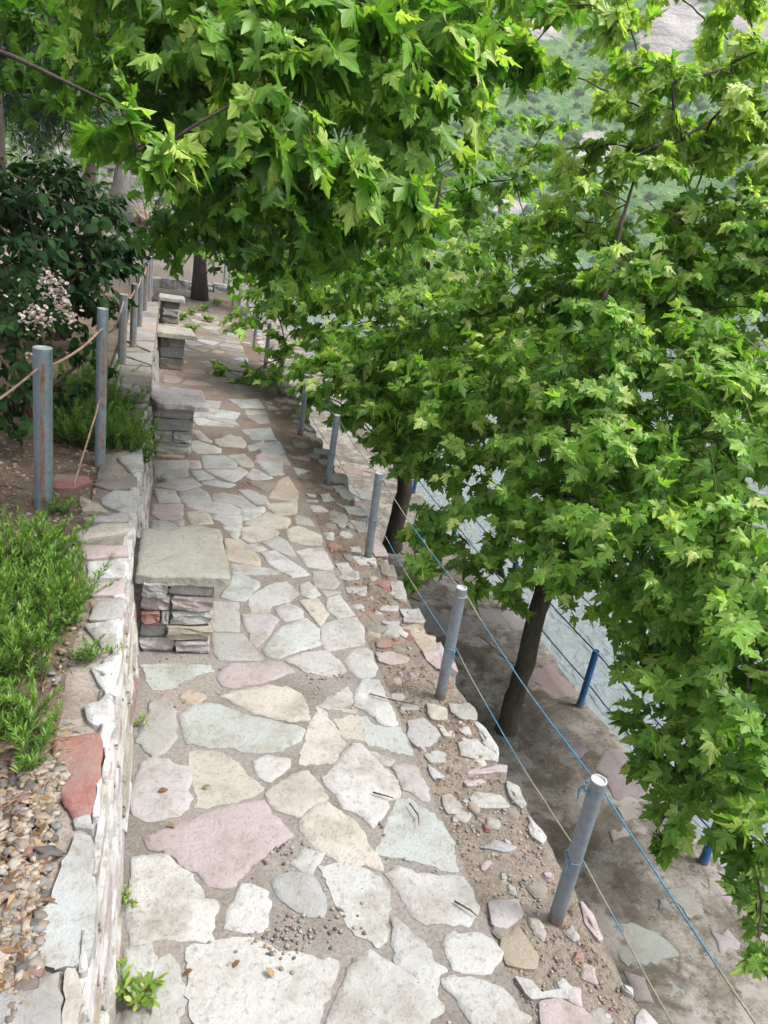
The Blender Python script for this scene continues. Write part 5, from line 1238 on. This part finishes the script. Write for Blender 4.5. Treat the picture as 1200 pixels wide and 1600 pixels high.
def weed(label, base, n, h, seed, lw=0.05, name='weed'):
    rng = np.random.default_rng(seed); base = Vector(base); t = thing(name, base, label, 'weed', 'weeds in the joints of the path')
    L = Leaves(); tw = []
    for _ in range(n):
        a = rng.uniform(0, 2 * PI); dr = unit(np.array([math.cos(a) * 0.7, math.sin(a) * 0.7, rng.uniform(0.4, 1.3)])); hh = h * rng.uniform(0.5, 1.1)
        st = np.array(base); en = st + dr * hh; tw.append((st, (st + en) / 2 + UP * 0.005, en))
        k = 7; u = np.linspace(0.4, 1.0, k); an = rng.uniform(0, 6.28, k)
        d = dr[None] * 0.6 + np.stack([np.cos(an), np.sin(an), np.full(k, 0.1)], 1)
        L.add(st + dr * (u * hh)[:, None], d, UP * 1.0 + rng.normal(size=(k, 3)) * 0.3, rng.uniform(0.6, 1.1, k) * lw, rng.uniform(0.2, 1.0, k))
    m = twig_mesh(tw, 0.0016); m.materials.append(M['stem']); o = place('stems', m, None, t); o['kind'] = 'stuff'
    foliage(t, L.done(), [simple_tpl([(0.10, 0.35), (0.17, 0.7)], 0.2, 0.15)], M['weed'], 'weed', 40)
weed('largest leafy green weed growing at the wall foot in the lower left', G(212, 1560), 11, 0.11, 1, 0.045)
weed('small browning weed at the wall foot beside the big white flagstone', G(200, 1410), 6, 0.05, 2, 0.022)
weed('thin weed at the wall foot near the grey flagstone', G(214, 1135), 6, 0.06, 3, 0.024)
weed('little clover weed growing from the wall just before the first bench', G(226, 945, 0.22) + Vector((0.03, 0, 0)), 6, 0.045, 4, 0.03)
weed('small weed at the wall foot behind the first bench', G(236, 775), 6, 0.06, 5, 0.03)
weed('small weed on the path in front of the second bench', G(250, 752), 5, 0.06, 6, 0.03)
for k, (px, py) in enumerate(((300, 492), (318, 486), (325, 503), (285, 500), (365, 520), (300, 520), (340, 478), (250, 490))):
    weed('low green tuft on the earthy path ' + ['left of the far bench', 'just right of the fourth bench', 'beside the third bench slab', 'behind the third bench near the wall', 'close to the lake side posts', 'in front of the third bench', 'nearest the dark trunk', 'at the foot of the garden posts'][k], G(px, py), 16, 0.15, 20 + k, 0.08, 'grass_tuft')

# ================================================================== LITTER, GRIT, PEBBLES
def pebble_tpl(seed):
    t = (1 + 5 ** 0.5) / 2
    v = np.array([(-1, t, 0), (1, t, 0), (-1, -t, 0), (1, -t, 0), (0, -1, t), (0, 1, t), (0, -1, -t), (0, 1, -t), (t, 0, -1), (t, 0, 1), (-t, 0, -1), (-t, 0, 1)], float) / 1.9
    f = np.array([(0, 11, 5), (0, 5, 1), (0, 1, 7), (0, 7, 10), (0, 10, 11), (1, 5, 9), (5, 11, 4), (11, 10, 2), (10, 7, 6), (7, 1, 8), (3, 9, 4), (3, 4, 2), (3, 2, 6), (3, 6, 8), (3, 8, 9), (4, 9, 5), (2, 4, 11), (6, 2, 10), (8, 6, 7), (9, 8, 1)])
    r = np.random.default_rng(seed); v *= r.uniform(0.75, 1.2, (12, 1)); v[:, 2] *= 0.45
    return v, f
PEB = [pebble_tpl(k) for k in range(5)]
def mat_pebble():
    m, nt, b, _ = new_mat('mixed_pebbles'); at = N(nt, 'ShaderNodeAttribute', attribute_name='tint')
    c = ramp(nt, at.outputs['Fac'], [(0.0, (0.07, 0.065, 0.06)), (0.2, (0.14, 0.115, 0.09)), (0.4, (0.23, 0.175, 0.12)), (0.55, (0.15, 0.155, 0.16)), (0.7, (0.26, 0.205, 0.145)), (0.88, (0.31, 0.275, 0.235)), (0.96, (0.17, 0.10, 0.08))])
    n = noise_t(nt, geo_pos(nt), 60, 3, 0.7); c = mixc(nt, 0.7, c, ramp(nt, n, [(0.3, (0.65, 0.65, 0.65)), (0.7, (1.15, 1.15, 1.15))]), 'MULTIPLY')
    nt.links.new(c, b.inputs['Base Color']); b.inputs['Roughness'].default_value = 0.85; return m
M['pebble'] = mat_pebble()
def scatter(name, label, pts, size, tpls, mat, seed, flat=True, smin=0.4, kind='stuff', up=1.0):
    rng = np.random.default_rng(seed); p = np.array(pts, float); n = len(p); L = Leaves()
    a = rng.uniform(0, 2 * PI, n); d = np.stack([np.cos(a), np.sin(a), rng.normal(size=n) * 0.12], 1)
    L.add(p, d, UP * up + rng.normal(size=(n, 3)) * 0.25, size * rng.uniform(smin, 1.2, n) ** 1.3, rng.uniform(0, 1, n))
    o = place(name, leaf_mesh(name, L.done(), tpls, mat)); return tag(o, label, 'gravel' if 'grav' in name else 'litter', None, kind)
random.seed(13)
pts = []
for _ in range(3600):
    yy = 1.0 + 6.5 * random.random() ** 1.5; xx = ru(1.12, 1.45); pts.append((xx, yy, -0.008 + 0.006 * nz(xx * 5, yy * 5)))
for _ in range(1500):
    yy = 0.9 + 5 * random.random() ** 1.4; xx = ru(0.0, 1.1)
    if nz(xx * 2.2, yy * 2.2, 3.0) > 0.05 and not any(inside((xx, yy), q) for q in near_polys): pts.append((xx, yy, 0.003))
for cx, cy, n in ((452, 1460, 70), (540, 1440, 20), (410, 1480, 25), (435, 1330, 30), (510, 1058, 30)):
    g = G(cx, cy)
    for _ in range(n): pts.append((g.x + random.gauss(0, 0.05), g.y + random.gauss(0, 0.04), 0.005))
scatter('gravel', 'loose grit and gravel scattered on the verge and path joints', pts, 0.007, PEB, M['pebble'], 1)
pts = []
for _ in range(4200):
    g = G(ru(-80, 150), ru(1190, 1620), 0.44)
    if g.x < -0.17: pts.append((g.x, g.y, bed_z(g.x, g.y) + 0.006))
for _ in range(1500):
    x, yy = ru(-1.0, -0.25), ru(2.4, 6.0); pts.append((x, yy, bed_z(x, yy) + 0.002))
scatter('gravel', 'mixed brown and grey gravel on the garden bed beside the mint coping stone', pts, 0.014, PEB, M['pebble'], 2, smin=0.2)
peb_m = []
for k in range(14):
    v, f = PEB[k % 5]; m = np_mesh('pebble', v, f, np.full(12, (k + 0.5) / 14)); m.materials.append(M['pebble']); peb_m.append(m)
for k in range(290):
    g = G(ru(-20, 125), ru(1205, 1560), 0.45)
    if g.x > -0.19: continue
    o = place('pebble', random.choice(peb_m), None, garden, loc=(g.x, g.y, bed_z(g.x, g.y) + 0.008), rot=(ru(-0.4, 0.4), ru(-0.4, 0.4), ru(0, 6))); s = 0.007 + 0.020 * random.random() ** 2; o.scale = (s * ru(0.8, 1.7), s, s * 0.7)
# dry stalks and leaf mulch on the bed
rng = np.random.default_rng(9); pts = []; 
for _ in range(2600):
    x, yy = ru(-0.95, -0.22), 1.05 + 4.6 * random.random() ** 0.8; pts.append((x, yy, bed_z(x, yy) + 0.008 + 0.012 * random.random()))
for _ in range(900):
    g = G(ru(-60, 130), ru(1130, 1560), 0.46)
    if g.x < -0.22: pts.append((g.x, g.y, bed_z(g.x, g.y) + 0.014))
scatter('leaf_litter', 'brown dry leaf and twig mulch under the rosemary on the bed', pts, 0.040, [simple_tpl([(0.05, 0.5)], 0.1, 0.1), simple_tpl([(0.16, 0.4)], 0.3, 0.3), simple_tpl([(0.03, 0.5)], 0.0, 0.05)], M['dry'], 3)
pts = []
for _ in range(4200):
    yy = 1.5 + 9 * random.random(); xx = 1.13 + 0.32 * random.random()
    if nz(xx * 3, yy * 1.3, 8.0) > -0.05 or yy > 4: pts.append((xx, yy, 0.002 + 0.004 * random.random()))
for _ in range(1500):
    xx, yy = ru(-0.02, 0.6), ru(8.2, 9.8); pts.append((xx, yy, 0.006))
for _ in range(500):
    xx, yy = ru(-0.03, 0.3), ru(6.2, 6.45); pts.append((xx, yy, 0.006))
scatter('leaf_litter', 'reddish brown needle litter lying on the verge and by the step', pts, 0.030, [simple_tpl([(0.035, 0.5)], 0.0, 0.1), simple_tpl([(0.15, 0.45)], 0.3, 0.3), simple_tpl([(0.02, 0.5)], 0.0, 0.0)], M['dry'], 4)
# single leaves and twigs on the flagstones
dl = [np_mesh('fallen_leaf', T_OV[1][0], T_OV[1][1], np.full(len(T_OV[1][0]), 0.3 + 0.2 * k)) for k in range(4)]
for m in dl: m.materials.append(M['dry'])
for k, (px, py, s, lb) in enumerate(((247, 1235, .035, 'small tan dry leaf on the lilac flagstone'), (262, 1285, .032, 'orange brown dry leaf beside the big pink flagstone'), (329, 1228, .03, 'thin brown dry leaf on the cream flagstone'), (292, 1092, .025, 'tiny tan leaf on the small beige stone by the bench'), (301, 1515, .028, 'brown leaf at the edge of the large white flagstone'), (375, 1500, .03, 'tan dry leaf on the large white flagstone at the bottom'), (885, 1447, .03, 'orange leaf on the verge beside the nearest grey post'), (415, 1512, .035, 'curled tan leaf near the grit on the bottom flagstone'))):
    o = tag(place('fallen_leaf', dl[k % 4], None, None, loc=G(px, py, 0.019), rot=(ru(-0.3, 0.3), ru(-0.3, 0.3), ru(0, 6))), lb, 'leaf', 'fallen leaves on the path'); o.scale = (s, s, s)
for k, (p0, p1, lb) in enumerate((((577, 1084), (606, 1092), 'dark twig lying across the joint at the path edge'), ((640, 1255), (655, 1290), 'dark curved twig on the pale mint flagstone'), ((583, 1238), (615, 1247), 'short twig at the tip of the white diamond flagstone'), ((710, 1408), (746, 1432), 'reddish brown twig on the white flagstone near the verge'), ((606, 1092), (655, 1102), 'longer twig lying on the verge near the second post'))):
    a, b = G(*p0, 0.021), G(*p1, 0.021); mb = MB(); mid = a.lerp(b, 0.5) + Vector((0.012, -0.01, 0.004)); mb.tube([a, a.lerp(mid, 0.6), mid, b], [0.0035, 0.003, 0.003, 0.0018], 6)
    tag(mb.obj('twig', M['stem']), lb, 'twig', 'twigs on the path')

# scrub and small trees dotted over the far hillside
def hill_scrub():
    rng = np.random.default_rng(40); V, T = HILL; na, nr, _ = V.shape
    L = Leaves(); P_ = []; S_ = []
    n = 34000
    fi = rng.uniform(0.30, 0.80, n) * (na - 2); fj = rng.uniform(0.0, 1.0, n) ** 1.4 * (nr - 2)
    i, j = fi.astype(int), fj.astype(int); u, v = (fi - i)[:, None], (fj - j)[:, None]
    p = V[i, j] * (1 - u) * (1 - v) + V[i + 1, j] * u * (1 - v) + V[i, j + 1] * (1 - u) * v + V[i + 1, j + 1] * u * v
    cl_ = np.array([nz(q[0] * 0.02, q[1] * 0.02, q[2] * 0.03) for q in p])
    ok = (T[i, j] + rng.normal(size=n) * 0.12 < 0.42) & (cl_ + rng.normal(size=n) * 0.25 > -0.12)
    p = p[ok]; n = len(p)
    a = rng.uniform(0, 6.28, n); s = 0.7 + 2.3 * rng.uniform(0, 1, n) ** 2.2
    L.add(p + UP * (s * 0.25)[:, None], np.stack([np.cos(a), np.sin(a), rng.normal(size=n) * 0.1], 1), UP + rng.normal(size=(n, 3)) * 0.15, s, np.clip(0.45 + 0.5 * cl_[ok] + rng.normal(size=n) * 0.22, 0, 1))
    tp = []
    for v_, f_ in PEB:
        w = v_.copy(); w[:, 2] *= 1.7; tp.append((w, f_))
    m = leaf_mesh('scrub', L.done(), tp, M['scrub']); o = place('scrub', m, None, hill); o['kind'] = 'stuff'
def _scrub():
    m, nt, b, _ = new_mat('hillside_scrub'); at = N(nt, 'ShaderNodeAttribute', attribute_name='tint')
    n = noise_t(nt, geo_pos(nt), 0.9, 5, 0.75)
    c = ramp(nt, at.outputs['Fac'], [(0.0, (0.075, 0.15, 0.06)), (0.5, (0.115, 0.22, 0.08)), (1.0, (0.18, 0.28, 0.11))])
    nt.links.new(mixc(nt, 0.8, c, ramp(nt, n, [(0.3, (0.4, 0.45, 0.4)), (0.7, (1.4, 1.4, 1.3))]), 'MULTIPLY'), b.inputs['Base Color']); b.inputs['Roughness'].default_value = 1.0; b.inputs['Specular IOR Level'].default_value = 0.0
    bump(nt, b, n, 1.0, 1.5); return m
M['scrub'] = _scrub()
hill_scrub()

# the air over the lake
def haze_box(d=0.0004):
    x0, x1, y0, y1, z0, z1 = -960, 1650, -950, 1560, -6, 520
    vs = [(x, y, z) for z in (z0, z1) for y in (y0, y1) for x in (x0, x1)]
    o = obj('haze', vs, [(0, 2, 3, 1), (4, 5, 7, 6), (0, 1, 5, 4), (2, 6, 7, 3), (0, 4, 6, 2), (1, 3, 7, 5)])
    m = bpy.data.materials.new('lake_haze'); m.use_nodes = True; nt = m.node_tree; nt.nodes.clear()
    out = nt.nodes.new('ShaderNodeOutputMaterial'); v = nt.nodes.new('ShaderNodeVolumePrincipled')
    v.inputs['Color'].default_value = (0.92, 0.96, 1.0, 1); v.inputs['Density'].default_value = d
    nt.links.new(v.outputs[0], out.inputs['Volume']); o.data.materials.append(m); o['kind'] = 'stuff'
    tag(o, 'pale haze in the air over the lake and far hillside', 'haze'); return o
haze_box()
